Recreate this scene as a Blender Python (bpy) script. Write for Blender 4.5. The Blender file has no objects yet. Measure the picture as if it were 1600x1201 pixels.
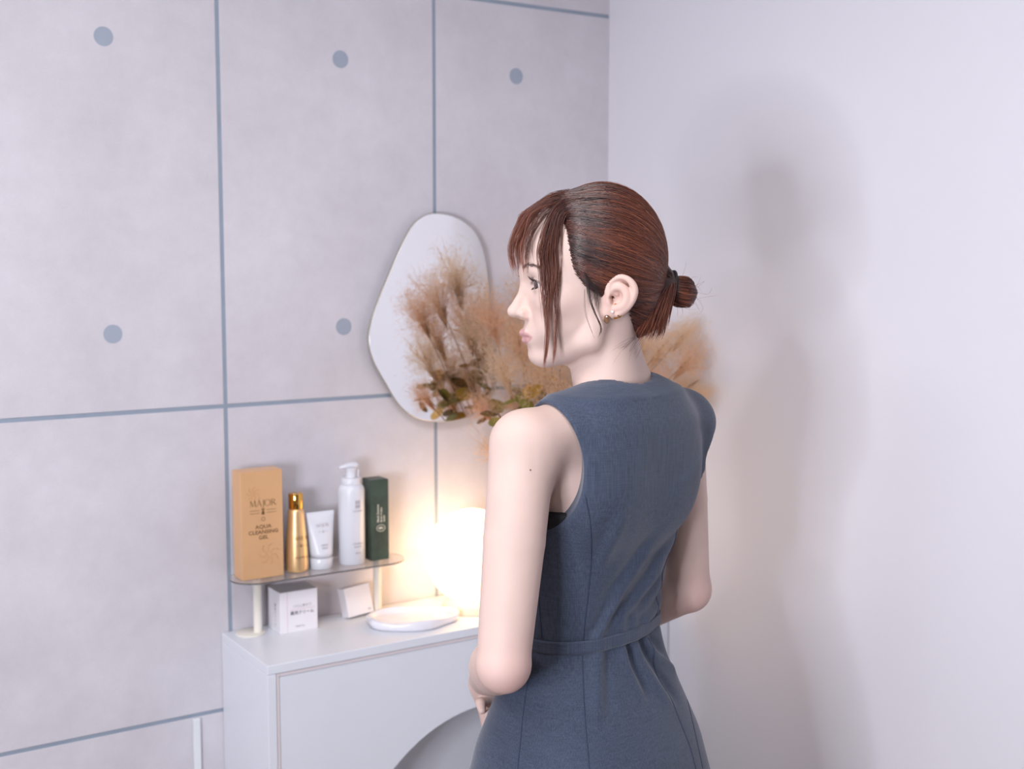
import bpy, bmesh, math, random
import numpy as np
from mathutils import Vector, Matrix
from mathutils.bvhtree import BVHTree

random.seed(7)
rng = np.random.default_rng(7)
SC = bpy.context.scene
COL = SC.collection

# ------------------------------------------------------------------ camera
# Room axes: x runs along the concrete-look wall, y points into it, z up.
FPX, PITCH, ROLL, YAW = 1924.7, 0.1032, 0.0016, 0.9956
DW = 2.15            # distance camera - concrete-look wall
CZ = 1.48            # camera height
XR = 1.6392          # plane of the white wall on the right
_fh = np.array([math.cos(YAW), math.sin(YAW), 0.0])
_rh = np.array([math.sin(YAW), -math.cos(YAW), 0.0])
_Z = np.array([0, 0, 1.0])
_W = _fh * math.cos(PITCH) - _Z * math.sin(PITCH)
_U0 = _fh * math.sin(PITCH) + _Z * math.cos(PITCH)
_R = math.cos(ROLL) * _rh + math.sin(ROLL) * _U0
_U = -math.sin(ROLL) * _rh + math.cos(ROLL) * _U0
_O = np.array([0, 0, CZ])

def ray(x, y):
    return _W + _R * (x - 800) / FPX - _U * (y - 600.5) / FPX
def onz(x, y, z):
    r = ray(x, y); return _O + r * (z - CZ) / r[2]
def ony(x, y, Y):
    r = ray(x, y); return _O + r * Y / r[1]
def onx(x, y, X):
    r = ray(x, y); return _O + r * X / r[0]

cam_d = bpy.data.cameras.new('camera')
cam_d.sensor_fit = 'HORIZONTAL'; cam_d.sensor_width = 36.0
cam_d.lens = FPX / 1600 * 36.0
cam_d.clip_start = 0.02
cam = bpy.data.objects.new('camera', cam_d)
M = Matrix(((_R[0], _U[0], -_W[0], 0), (_R[1], _U[1], -_W[1], 0), (_R[2], _U[2], -_W[2], CZ), (0, 0, 0, 1)))
cam.matrix_world = M
COL.objects.link(cam)
SC.camera = cam
cam_d.dof.use_dof = True
cam_d.dof.focus_distance = 1.50
cam_d.dof.aperture_fstop = 5.6

SC.view_settings.view_transform = 'Standard'
SC.view_settings.look = 'None'
SC.view_settings.gamma = 1.0
SC.view_settings.use_curve_mapping = False
SC.view_settings.exposure = -1.46
SC.cycles.max_bounces = 6
SC.cycles.diffuse_bounces = 3
SC.cycles.glossy_bounces = 3
SC.cycles.transmission_bounces = 6
SC.cycles.caustics_reflective = False
SC.cycles.caustics_refractive = False

# ------------------------------------------------------------------ light
world = bpy.data.worlds.new('world'); SC.world = world
world.use_nodes = True
bg = world.node_tree.nodes['Background']
bg.inputs[0].default_value = (0.9, 0.92, 1.0, 1); bg.inputs[1].default_value = 0.0

CEIL = 2.42
RING_POS = (-0.74, 0.32, 1.19)
RING_POWER = 66.0
CEIL_POWER = 34.0
LAMP_STRENGTH = 12.5
KEYCOL = (1.0, 1.045, 1.19)
CEILCOL = (1.0, 0.985, 1.0)

def area(name, loc, size, power, col, aim=None, size_y=None):
    L = bpy.data.lights.new(name, 'AREA')
    L.energy = power; L.color = col; L.size = size
    if size_y:
        L.shape = 'RECTANGLE'; L.size_y = size_y
    o = bpy.data.objects.new(name, L); COL.objects.link(o); o.location = loc
    if aim is not None:
        o.rotation_euler = (Vector(aim) - Vector(loc)).to_track_quat('-Z', 'Y').to_euler()
    return o
CEIL_SPOTS = [(-0.95, 1.05), (-0.9, -0.9), (0.28, 0.85)]
for _x, _y in CEIL_SPOTS:
    area('ceiling_light_source', (_x, _y, CEIL - 0.035), 0.56, CEIL_POWER, CEILCOL)

# ------------------------------------------------------------------ helpers
def srgb(r, g, b):
    def c(v):
        v /= 255.0
        return v / 12.92 if v <= 0.04045 else ((v + 0.055) / 1.055) ** 2.4
    return (c(r), c(g), c(b), 1.0)

def mat(name, col, rough=0.5, metal=0.0, noise=None, bump=None, **kw):
    """principled material; noise=(scale, amount) varies the colour, bump=(scale, strength)"""
    m = bpy.data.materials.new(name); m.use_nodes = True
    nt = m.node_tree; p = nt.nodes['Principled BSDF']
    p.inputs['Base Color'].default_value = col
    p.inputs['Roughness'].default_value = rough
    p.inputs['Metallic'].default_value = metal
    for k, v in kw.items():
        p.inputs[k.replace('_', ' ')].default_value = v
    tc = nt.nodes.new('ShaderNodeTexCoord')
    if noise:
        n = nt.nodes.new('ShaderNodeTexNoise'); n.inputs['Scale'].default_value = noise[0]
        n.inputs['Detail'].default_value = 6; n.inputs['Roughness'].default_value = 0.6
        nt.links.new(tc.outputs['Object'], n.inputs['Vector'])
        r = nt.nodes.new('ShaderNodeValToRGB')
        a = noise[1]
        r.color_ramp.elements[0].position = 0.3; r.color_ramp.elements[1].position = 0.7
        r.color_ramp.elements[0].color = tuple(c * (1 - a) for c in col[:3]) + (1,)
        r.color_ramp.elements[1].color = tuple(min(1, c * (1 + a)) for c in col[:3]) + (1,)
        nt.links.new(n.outputs['Fac'], r.inputs['Fac'])
        nt.links.new(r.outputs['Color'], p.inputs['Base Color'])
    if bump:
        n2 = nt.nodes.new('ShaderNodeTexNoise'); n2.inputs['Scale'].default_value = bump[0]
        n2.inputs['Detail'].default_value = 4
        nt.links.new(tc.outputs['Object'], n2.inputs['Vector'])
        b = nt.nodes.new('ShaderNodeBump'); b.inputs['Strength'].default_value = bump[1]
        b.inputs['Distance'].default_value = 0.002
        nt.links.new(n2.outputs['Fac'], b.inputs['Height'])
        nt.links.new(b.outputs['Normal'], p.inputs['Normal'])
    return m

def emit(name, col, strength):
    m = bpy.data.materials.new(name); m.use_nodes = True
    nt = m.node_tree; nt.nodes.clear()
    e = nt.nodes.new('ShaderNodeEmission'); e.inputs[0].default_value = col; e.inputs[1].default_value = strength
    o = nt.nodes.new('ShaderNodeOutputMaterial'); nt.links.new(e.outputs[0], o.inputs[0])
    return m

def link(name, me, m=None, parent=None, smooth=False):
    if m is not None:
        me.materials.clear(); me.materials.append(m)
    if smooth:
        me.polygons.foreach_set('use_smooth', [True] * len(me.polygons))
    o = bpy.data.objects.new(name, me); COL.objects.link(o)
    if parent is not None:
        o.parent = parent
    return o

def pyd(name, verts, faces, m=None, parent=None, smooth=False):
    me = bpy.data.meshes.new(name)
    me.from_pydata([tuple(v) for v in verts], [], [tuple(f) for f in faces]); me.update()
    return link(name, me, m, parent, smooth)

def from_bm(name, bm, m=None, parent=None, smooth=False):
    bmesh.ops.recalc_face_normals(bm, faces=bm.faces[:])
    me = bpy.data.meshes.new(name); bm.to_mesh(me); bm.free()
    return link(name, me, m, parent, smooth)

def box(name, lo, hi, m, parent=None, bevel=0.0, seg=2):
    bm = bmesh.new(); bmesh.ops.create_cube(bm, size=1)
    lo, hi = Vector(lo), Vector(hi)
    for v in bm.verts:
        v.co = Vector((lo[i] + (v.co[i] + 0.5) * (hi[i] - lo[i]) for i in range(3)))
    if bevel:
        bmesh.ops.bevel(bm, geom=bm.edges[:], offset=bevel, segments=seg, affect='EDGES', profile=0.5)
    return from_bm(name, bm, m, parent)

def lathe(name, prof, m, parent=None, n=40, loc=(0, 0, 0), sx=1.0, sy=1.0):
    """prof: list of (radius, z)"""
    vs, fs = [], []
    for r, z in prof:
        for k in range(n):
            a = 2 * math.pi * k / n
            vs.append((loc[0] + r * sx * math.cos(a), loc[1] + r * sy * math.sin(a), loc[2] + z))
    for i in range(len(prof) - 1):
        for k in range(n):
            fs.append((i * n + k, i * n + (k + 1) % n, (i + 1) * n + (k + 1) % n, (i + 1) * n + k))
    fs.append(tuple(reversed(range(n)))); fs.append(tuple(range((len(prof) - 1) * n, len(prof) * n)))
    o = pyd(name, vs, fs, m, parent, True)
    o.data.set_sharp_from_angle(angle=math.radians(45))
    return o

def tube_geo(pts, rad, sides=8, caps=True):
    pts = [Vector(p) for p in pts]
    n = len(pts)
    rads = rad if hasattr(rad, '__len__') else [rad] * n
    vs, fs = [], []
    up = None
    for i, p in enumerate(pts):
        t = (pts[min(i + 1, n - 1)] - pts[max(i - 1, 0)]).normalized()
        if up is None:
            up = t.orthogonal().normalized()
        up = (up - t * up.dot(t)).normalized()
        w = t.cross(up)
        for k in range(sides):
            a = 2 * math.pi * k / sides
            vs.append(p + (up * math.cos(a) + w * math.sin(a)) * rads[i])
    for i in range(n - 1):
        for k in range(sides):
            fs.append((i * sides + k, i * sides + (k + 1) % sides, (i + 1) * sides + (k + 1) % sides, (i + 1) * sides + k))
    if caps:
        fs.append(tuple(reversed(range(sides)))); fs.append(tuple(range((n - 1) * sides, n * sides)))
    return vs, fs

def tube(name, pts, rad, m, parent=None, sides=10):
    v, f = tube_geo(pts, rad, sides)
    return pyd(name, v, f, m, parent, True)

def catmull(pts, n=8, closed=False):
    pts = [Vector(p) for p in pts]; out = []
    N = len(pts); rngs = range(N if closed else N - 1)
    for i in rngs:
        if closed:
            p0, p1, p2, p3 = pts[i - 1], pts[i], pts[(i + 1) % N], pts[(i + 2) % N]
        else:
            p0, p1, p2, p3 = pts[max(i - 1, 0)], pts[i], pts[i + 1], pts[min(i + 2, N - 1)]
        for k in range(n):
            t = k / n
            out.append(0.5 * ((2 * p1) + (p2 - p0) * t + (2 * p0 - 5 * p1 + 4 * p2 - p3) * t * t + (3 * p1 - p0 - 3 * p2 + p3) * t ** 3))
    if not closed:
        out.append(pts[-1])
    return out

def thing(name, label, cat, loc=(0, 0, 0), rz=0.0, group=None):
    o = bpy.data.objects.new(name, None); COL.objects.link(o)
    o.location = loc; o.rotation_euler = (0, 0, rz); o.empty_display_size = 0.05
    o['label'] = label; o['category'] = cat
    if group:
        o['group'] = group
    return o

def tag(o, label, cat, group=None):
    o['label'] = label; o['category'] = cat
    if group:
        o['group'] = group
    return o

def struct(o, label=None):
    o['kind'] = 'structure'
    if label:
        o['label'] = label
    return o

def text_mesh(name, body, size, m, parent, loc, rot=(math.pi / 2, 0, 0), align='CENTER', bold=0.0, depth=0.0001, sx=1.0):
    cu = bpy.data.curves.new('txt', 'FONT'); cu.body = body; cu.size = size
    cu.align_x = align; cu.extrude = depth; cu.offset = bold; cu.resolution_u = 3
    t = bpy.data.objects.new('txt', cu); COL.objects.link(t)
    bpy.context.view_layer.update()
    dg = bpy.context.evaluated_depsgraph_get()
    me = bpy.data.meshes.new_from_object(t.evaluated_get(dg))
    bpy.data.objects.remove(t); bpy.data.curves.remove(cu)
    me.name = name
    o = link(name, me, m, parent)
    o.location = loc; o.rotation_euler = rot; o.scale = (sx, 1, 1)
    return o
# ------------------------------------------------------------------ room shell
M_white = mat('white_wall_paint', srgb(236, 234, 240), 0.55, noise=(3.0, 0.012), bump=(160, 0.06))
M_ceil = mat('ceiling_paint', srgb(240, 239, 240), 0.8, noise=(2, 0.01))
M_floor = mat('floor_wood', srgb(128, 112, 98), 0.45, noise=(5, 0.1))  # wood tone darkened so less light bounces up onto the lower walls
M_far = mat('bounce_cut_wall_grey', srgb(172, 168, 172), 0.6, noise=(3.0, 0.02))  # unseen walls, toned grey to weaken the light they bounce back
M_joint = mat('joint_print', srgb(150, 161, 176), 0.6, noise=(30, 0.05))
M_tie = mat('tie_hole_print', srgb(164, 172, 186), 0.6, noise=(30, 0.04))

def concrete_mat():
    m = mat('concrete_look_wallpaper', srgb(222, 214, 217), 0.62)
    nt = m.node_tree; p = nt.nodes['Principled BSDF']
    tc = nt.nodes.new('ShaderNodeTexCoord')
    geo = nt.nodes.new('ShaderNodeNewGeometry')
    def noise(scale, detail, vec, stretch=None):
        n = nt.nodes.new('ShaderNodeTexNoise'); n.inputs['Scale'].default_value = scale
        n.inputs['Detail'].default_value = detail; n.inputs['Roughness'].default_value = 0.62
        src = geo.outputs['Position']
        if stretch:
            mp = nt.nodes.new('ShaderNodeMapping'); mp.inputs['Scale'].default_value = stretch
            nt.links.new(src, mp.inputs['Vector']); src = mp.outputs['Vector']
        nt.links.new(src, n.inputs['Vector']); return n
    big = noise(3.2, 8, None); mid = noise(26, 7, None); fine = noise(420, 4, None, (1, 1, 2.6)); patch = noise(1.3, 2, None)
    r1 = nt.nodes.new('ShaderNodeValToRGB')
    r1.color_ramp.elements[0].position = 0.28; r1.color_ramp.elements[1].position = 0.72
    r1.color_ramp.elements[0].color = srgb(205, 199, 204); r1.color_ramp.elements[1].color = srgb(225, 221, 227)
    nt.links.new(big.outputs['Fac'], r1.inputs['Fac'])
    def mul(a, fac_node, lo, hi):
        mr = nt.nodes.new('ShaderNodeMapRange'); mr.inputs['From Min'].default_value = 0.3; mr.inputs['From Max'].default_value = 0.7
        mr.inputs['To Min'].default_value = lo; mr.inputs['To Max'].default_value = hi
        nt.links.new(fac_node.outputs['Fac'], mr.inputs['Value'])
        mx = nt.nodes.new('ShaderNodeMix'); mx.data_type = 'RGBA'; mx.blend_type = 'MULTIPLY'; mx.inputs['Factor'].default_value = 1
        nt.links.new(a, mx.inputs['A']); nt.links.new(mr.outputs['Result'], mx.inputs['B'])
        return mx.outputs['Result']
    c = mul(r1.outputs['Color'], mid, 0.97, 1.03)
    c = mul(c, fine, 0.965, 1.035)
    c = mul(c, patch, 0.975, 1.02)
    nt.links.new(c, p.inputs['Base Color'])
    b = nt.nodes.new('ShaderNodeBump'); b.inputs['Strength'].default_value = 0.25; b.inputs['Distance'].default_value = 0.0012
    nt.links.new(fine.outputs['Fac'], b.inputs['Height']); nt.links.new(b.outputs['Normal'], p.inputs['Normal'])
    return m
M_conc = concrete_mat()

X0, Y0 = -2.1, -1.9
# the wall behind the cabinet: joint-coloured backing, panels as pieces of their own
wall_l = struct(box('wall_left', (X0, DW, 0), (XR + 0.1, DW + 0.1, CEIL), M_joint), 'concrete-look panelled wall')
SEAM_X = [0.7729 + 0.43755 * k for k in range(-7, 3)]
SEAM_X[-1] = XR + 0.004
SEAM_X[0] = X0 - 0.004
SEAM_Z = [-0.004, 0.6428, 1.2093, 1.9893, CEIL + 0.004]
G = 0.0038
for i in range(len(SEAM_X) - 1):
    for j in range(4):
        x0, x1 = SEAM_X[i] + G, SEAM_X[i + 1] - G
        z0, z1 = SEAM_Z[j] + G, SEAM_Z[j + 1] - G
        p = box('panel', (x0, DW - 0.0012, z0), (x1, DW + 0.001, z1), M_conc, wall_l, bevel=0.0004, seg=1)
# tie holes: shallow round plugs, two to a tall panel
TIE = []
for i in range(len(SEAM_X) - 1):
    xc = 0.5 * (SEAM_X[i] + SEAM_X[i + 1])
    if i == 6: xc = 0.5750
    if i == 7: xc = 1.0097
    if i == 8: xc = 1.4020
    for zc in (1.8467, 1.3470):
        n = 28; R_ = 0.0162
        vs = []; fs = []
        for k in range(n):
            a = 2 * math.pi * k / n
            vs.append((xc + R_ * math.cos(a), DW - 0.0016, zc + R_ * math.sin(a)))
        for k in range(n):
            a = 2 * math.pi * k / n
            vs.append((xc + R_ * math.cos(a), DW - 0.0005, zc + R_ * math.sin(a)))
        fs.append(tuple(range(n)))
        for k in range(n):
            fs.append((k, (k + 1) % n, n + (k + 1) % n, n + k))
        pyd('tie_hole', vs, fs, M_tie, wall_l)

struct(box('wall_right', (XR, Y0 - 0.1, 0), (XR + 0.1, DW + 0.1, CEIL), M_white), 'plain white wall')
struct(box('wall_back', (X0 - 0.1, Y0 - 0.1, 0), (XR + 0.1, Y0, CEIL), M_far), 'unseen wall behind the camera, greyed to cut bounced light')
struct(box('wall_side', (X0 - 0.1, Y0 - 0.1, 0), (X0, DW + 0.1, CEIL), M_far), 'unseen wall facing the plain right wall, greyed to cut bounced light')
struct(box('floor', (X0 - 0.1, Y0 - 0.1, -0.1), (XR + 0.1, DW + 0.1, 0), M_floor), 'unseen wood floor, darkened to cut bounced light')
struct(box('ceiling', (X0 - 0.1, Y0 - 0.1, CEIL), (XR + 0.1, DW + 0.1, CEIL + 0.1), M_ceil), 'white ceiling')

# ceiling light fixtures
M_fix = mat('fixture_white', srgb(240, 240, 240), 0.5, noise=(9, 0.01))
WHERE = ['nearest the concrete-look wall', 'in the far back corner of the room', 'above the space in front of the cabinet']
for (x, y), w in zip(CEIL_SPOTS, WHERE):
    t = thing('ceiling_light', 'flat square white ceiling light ' + w, 'ceiling light', (x, y, CEIL), group='ceiling lights')
    s = 0.31
    for a, b_ in (((-s, -s), (s, -s + .02)), ((-s, s - .02), (s, s)), ((-s, -s), (-s + .02, s)), ((s - .02, -s), (s, s))):
        box('frame', (a[0], a[1], -0.03), (b_[0], b_[1], 0), M_fix, t)
    box('back_plate', (-s + .021, -s + .021, -0.02), (s - .021, s - .021, 0), M_fix, t)

# ring light on a stand beside the photographer
M_ring = emit('ring_light_diffuser', (KEYCOL[0], KEYCOL[1], KEYCOL[2], 1), 1.0)
M_black = mat('black_plastic', srgb(28, 28, 30), 0.5, noise=(20, 0.1))
def ring_light():
    t = thing('ring_light', 'round ring light on a black tripod stand beside the camera', 'light', (RING_POS[0], RING_POS[1], 0))
    head = Vector((0.9384, 1.2627, 1.45))
    d = (head - Vector(RING_POS)).normalized()
    q = d.to_track_quat('Z', 'Y').to_matrix()
    ro, ri, n = 0.235, 0.165, 64
    vs, fs = [], []
    for rr, zz in ((ri, 0), (ro, 0)):
        for k in range(n):
            a = 2 * math.pi * k / n
            vs.append(q @ Vector((rr * math.cos(a), rr * math.sin(a), zz)) + Vector((0, 0, RING_POS[2])))
    for k in range(n):
        fs.append((k, n + k, n + (k + 1) % n, (k + 1) % n))
    areaR = math.pi * (ro * ro - ri * ri)
    M_ring.node_tree.nodes['Emission'].inputs[1].default_value = RING_POWER / (areaR * math.pi)
    pyd('diffuser', vs, fs, M_ring, t)
    vs, fs = [], []
    prof = [(ri - .006, .002), (ri - .006, -.03), (ro + .006, -.03), (ro + .006, .002), (ro + .001, .002), (ro + .001, -.004), (ri - .001, -.004), (ri - .001, .002)]
    for rr, zz in prof:
        for k in range(n):
            a = 2 * math.pi * k / n
            vs.append(q @ Vector((rr * math.cos(a), rr * math.sin(a), zz)) + Vector((0, 0, RING_POS[2])))
    L = len(prof)
    for i in range(L):
        for k in range(n):
            j = (i + 1) % L
            fs.append((i * n + k, i * n + (k + 1) % n, j * n + (k + 1) % n, j * n + k))
    pyd('housing', vs, fs, M_black, t, True)
    base = q @ Vector((0, 0, -0.03)) + Vector((0, 0, RING_POS[2]))
    low = q @ Vector((0, -(ro), -0.02)) + Vector((0, 0, RING_POS[2]))
    tube('pole', [(low.x, low.y, 0.35), (low.x, low.y, low.z)], 0.011, M_black, t)
    for k in range(3):
        a = 2 * math.pi * k / 3 + .4
        tube('leg', [(low.x, low.y, 0.36), (low.x + .32 * math.cos(a), low.y + .32 * math.sin(a), 0.01)], 0.009, M_black, t)
ring_light()
# ------------------------------------------------------------------ console cabinet
M_lam = mat('white_laminate', srgb(234, 237, 244), 0.32, noise=(14, 0.008))
M_edge = mat('laminate_edge', srgb(232, 222, 224), 0.4, noise=(14, 0.01))
CT, CX0, CX1, CY = 0.790, 0.7545, XR - 0.002, 1.924     # top height, ends, front plane
def cabinet():
    t = thing('console_cabinet', 'shallow white cabinet with an arched recess in its front', 'cabinet', ((CX0 + CX1) / 2, (CY + DW) / 2, 0))
    ox, oy = t.location.x, t.location.y
    yb = DW - 0.0025
    def B(name, lo, hi, m, bev=0.0012):
        return box(name, (lo[0] - ox, lo[1] - oy, lo[2]), (hi[0] - ox, hi[1] - oy, hi[2]), m, t, bev)
    T = 0.016
    B('top_panel', (CX0, CY, CT - T), (CX1, yb, CT), M_lam)
    B('side_panel', (CX0, CY, 0), (CX0 + T, yb, CT - T - .0004), M_lam)
    B('side_panel', (CX1 - T, CY, 0), (CX1, yb, CT - T - .0004), M_lam)
    B('edge_strip', (CX0 + T + .0006, CY + .002, 0), (CX0 + T + .006, CY + .02, CT - T - .0006), M_edge, .0006)
    B('edge_strip', (CX0 + T + .0062, CY + .002, CT - T - .0062), (CX1 - T - .0006, CY + .02, CT - T - .0006), M_edge, .0006)
    # front panel with arch cut out
    cx, cz, R_ = 1.197, 0.345, 0.290
    xa, xb, zt = CX0 + T + .0068, CX1 - T - .001, CT - T - .0068
    yf, yk = CY + .004, CY + .020
    n = 48
    arc = [(cx - R_, 0.0)] + [(cx - R_ * math.cos(math.pi * k / n), cz + R_ * math.sin(math.pi * k / n)) for k in range(n + 1)] + [(cx + R_, 0.0)]
    # matching points on the outer outline
    outer = []
    for (x, z) in arc:
        if x <= cx - R_ * 0.9999: outer.append((xa, z if z < cz else z))
        elif x >= cx + R_ * 0.9999: outer.append((xb, z))
        else:
            u = (x - (cx - R_)) / (2 * R_)
            outer.append((xa + (xb - xa) * u, zt))
    # insert the corners
    vs, fs = [], []
    A2 = arc[:2] + arc[1:-1] + arc[-2:]
    O2 = [(xa, 0.0), (xa, cz)] + [(xa, zt)] + outer[2:-2] + [(xb, zt)] + [(xb, cz), (xb, 0.0)]
    m_ = min(len(A2), len(O2))
    A2, O2 = A2[:m_], O2[:m_]
    A2[-1] = (cx + R_, 0.0); A2[-2] = (cx + R_, cz); O2[-1] = (xb, 0.0); O2[-2] = (xb, cz)
    N = m_
    for y in (yf, yk):
        for (x, z) in A2: vs.append((x - ox, y - oy, z))
        for (x, z) in O2: vs.append((x - ox, y - oy, z))
    for i in range(N - 1):
        fs.append((i, i + 1, N + i + 1, N + i))
        fs.append((2 * N + i, 3 * N + i, 3 * N + i + 1, 2 * N + i + 1))
        fs.append((i, 2 * N + i, 2 * N + i + 1, i + 1))
        fs.append((N + i, N + i + 1, 3 * N + i + 1, 3 * N + i))
    me = bpy.data.meshes.new('front_panel'); me.from_pydata(vs, [], fs); me.update()
    bm = bmesh.new(); bm.from_mesh(me)
    bmesh.ops.remove_doubles(bm, verts=bm.verts[:], dist=1e-5)
    bmesh.ops.dissolve_degenerate(bm, edges=bm.edges[:], dist=1e-6)
    from_bm('front_panel', bm, M_lam, t)
    # lining of the arch and back of the recess
    vs, fs = [], []
    for y in (yk, CY + .165):
        for (x, z) in arc: vs.append((x - ox, y - oy, z))
    K = len(arc)
    for i in range(K - 1):
        fs.append((i, i + 1, K + i + 1, K + i))
    o = pyd('arch_lining', vs, fs, M_lam, t, True)
    B('recess_back', (cx - R_ - .02, CY + .166, 0), (cx + R_ + .02, CY + .178, cz + R_ + .02), M_lam)
    return t
cabinet()

# white cable cover running down the wall left of the cabinet
M_duct = mat('white_plastic', srgb(236, 240, 242), 0.35, noise=(12, 0.01))
tag(box('cable_cover', (0.6955, DW - 0.0105, 0.0), (0.7085, DW - 0.0018, 0.6385), M_duct, None, 0.0015),
    'slim white cable cover on the wall left of the cabinet', 'cable cover')

# ------------------------------------------------------------------ mirror
def mirror():
    px = [(675, 333), (700, 335), (724, 345), (744, 364), (757, 395), (764, 440), (769, 500), (773, 570), (766, 615), (742, 645),
          (712, 657), (680, 659), (650, 653), (624, 633), (602, 598), (583, 563), (576, 533), (580, 503), (592, 467), (608, 428), (625, 388), (643, 354), (657, 340)]
    yf = DW - 0.022
    pts = catmull([ony(x, y, yf) for x, y in px], 6, True)
    c = sum(pts, Vector()) / len(pts)
    t = thing('wall_mirror', 'frameless pebble-shaped mirror hung on the concrete-look wall', 'mirror', (c.x, DW - 0.003, c.z))
    L = Vector(t.location)
    n = len(pts)
    def ring(y, s):
        out = []
        for i, p in enumerate(pts):
            tn = (pts[(i + 1) % n] - pts[i - 1]).normalized()
            nrm = Vector((tn.z, 0, -tn.x))
            if nrm.dot(p - c) < 0: nrm = -nrm
            q = p + nrm * s
            out.append((q.x - L.x, y - L.y, q.z - L.z))
        return out
    M_mir = mat('mirror_silver', (0.93, 0.93, 0.935, 1), 0.0, 1.0)
    M_medge = mat('mirror_edge', srgb(196, 190, 180), 0.25, 0.4, noise=(20, 0.05))
    M_back = mat('mirror_backing', srgb(150, 140, 130), 0.6, noise=(20, 0.1))
    vs = ring(yf, -0.0015)
    pyd('mirror_glass', vs, [tuple(range(n))], M_mir, t)
    rings = [ring(yf, -0.0015), ring(yf + .001, 0.0), ring(yf + .006, 0.0), ring(yf + .006, -.004)]
    vs = [v for r in rings for v in r]; fs = []
    for j in range(3):
        for i in range(n):
            fs.append((j * n + i, j * n + (i + 1) % n, (j + 1) * n + (i + 1) % n, (j + 1) * n + i))
    pyd('rim', vs, fs, M_medge, t, True)
    rings = [ring(yf + .006, -.004), ring(yf + .0185, -.030)]
    vs = [v for r in rings for v in r]
    fs = [(i, (i + 1) % n, n + (i + 1) % n, n + i) for i in range(n)] + [tuple(range(n, 2 * n))]
    pyd('backing', vs, fs, M_back, t)
mirror()

# ------------------------------------------------------------------ globe lamp
def globe_lamp():
    yc = 2.035
    p = ony(737, 867, yc)
    d = np.dot(p - _O, _W)
    R_ = 73 * d / FPX
    t = thing('globe_lamp', 'glowing round glass globe lamp standing on the cabinet', 'lamp', (p[0], p[1], CT))
    zc = p[2] - CT
    M_globe = emit('lit_opal_glass', (1.0, 0.66, 0.36, 1), LAMP_STRENGTH)
    M_lb = mat('lamp_base_cream', srgb(240, 228, 205), 0.4, noise=(10, 0.01))
    prof = []
    zb = 0.016
    for k in range(33):
        a = -math.pi / 2 + math.pi * k / 32
        z = zc + R_ * math.sin(a)
        if z < zb: continue
        prof.append((max(R_ * math.cos(a), 0.0005), z))
    lathe('globe', prof, M_globe, t, 56)
    lathe('base', [(0.056, 0.0), (0.058, 0.002), (0.058, zb - .003), (0.056, zb - .001), (0.04, zb)], M_lb, t, 48)
globe_lamp()

# ------------------------------------------------------------------ acrylic riser
M_acr = mat('clear_acrylic', (0.99, 0.95, 0.94, 1), 0.08, 0.0, Transmission_Weight=0.85, IOR=1.3)
M_cream = mat('cream_plastic', srgb(240, 234, 222), 0.38, noise=(12, 0.01))
SHY0, SHY1 = 2.046, 2.142
SZ = float(ony(403, 913, SHY0)[2]) + 0.002       # top face of the shelf
def riser():
    xl = float(ony(361, 908, 2.09)[0]); xr = float(ony(629, 874, 2.09)[0])
    t = thing('acrylic_riser', 'clear acrylic display shelf with round ends on two cream posts', 'shelf', ((xl + xr) / 2, 2.094, CT))
    hw, hd = (xr - xl) / 2, (SHY1 - SHY0) / 2
    n = 20; out = []
    for k in range(n + 1):
        a = -math.pi / 2 + math.pi * k / n; out.append((hw - hd + hd * math.cos(a), hd * math.sin(a)))
    for k in range(n + 1):
        a = math.pi / 2 + math.pi * k / n; out.append((-hw + hd + hd * math.cos(a), hd * math.sin(a)))
    z1 = SZ - CT; z0 = z1 - 0.003
    N = len(out); vs = [(x, y, z0) for x, y in out] + [(x, y, z1) for x, y in out]
    fs = [tuple(reversed(range(N))), tuple(range(N, 2 * N))] + [(i, (i + 1) % N, N + (i + 1) % N, N + i) for i in range(N)]
    pyd('shelf_plate', vs, fs, M_acr, t)
    for px_, py_ in ((403, 985), (590, 955)):
        x = float(ony(px_, py_, 2.108)[0]) - t.location.x
        y = 2.108 - t.location.y
        lathe('post', [(0.0078, 0.0035), (0.0078, z0 - .0003)], M_cream, t, 24, (x, y, 0))
        s = -1 if px_ < 500 else 1
        lathe('foot', [(0.026, 0.0), (0.027, 0.001), (0.027, 0.0028), (0.026, 0.0035)], M_cream, t, 36, (x + s * .012, y + .006, 0))
riser()

# ------------------------------------------------------------------ products
M_gold = mat('gold_foil_card', srgb(238, 188, 138), 0.36, 0.25, noise=(6, 0.06))
M_goldm = mat('gold_metal', srgb(252, 208, 152), 0.34, 0.7, noise=(30, 0.02))
M_cap = mat('polished_gold', srgb(244, 190, 96), 0.06, 1.0)
M_ink = mat('brown_print', srgb(120, 82, 48), 0.5)
M_inkg = mat('grey_print', srgb(168, 160, 164), 0.5)
M_inkd = mat('dark_print', srgb(120, 110, 120), 0.5)
M_pink = mat('pink_print', srgb(226, 196, 202), 0.5)
M_wpl = mat('white_bottle_plastic', srgb(236, 236, 242), 0.28, noise=(12, 0.006), Coat_Weight=0.2)
M_card = mat('white_card', srgb(240, 236, 240), 0.45, noise=(18, 0.008))
M_green = mat('dark_green_card', srgb(62, 78, 66), 0.38, noise=(26, 0.35))
M_cprint = mat('cream_print', srgb(226, 220, 204), 0.5)

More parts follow.
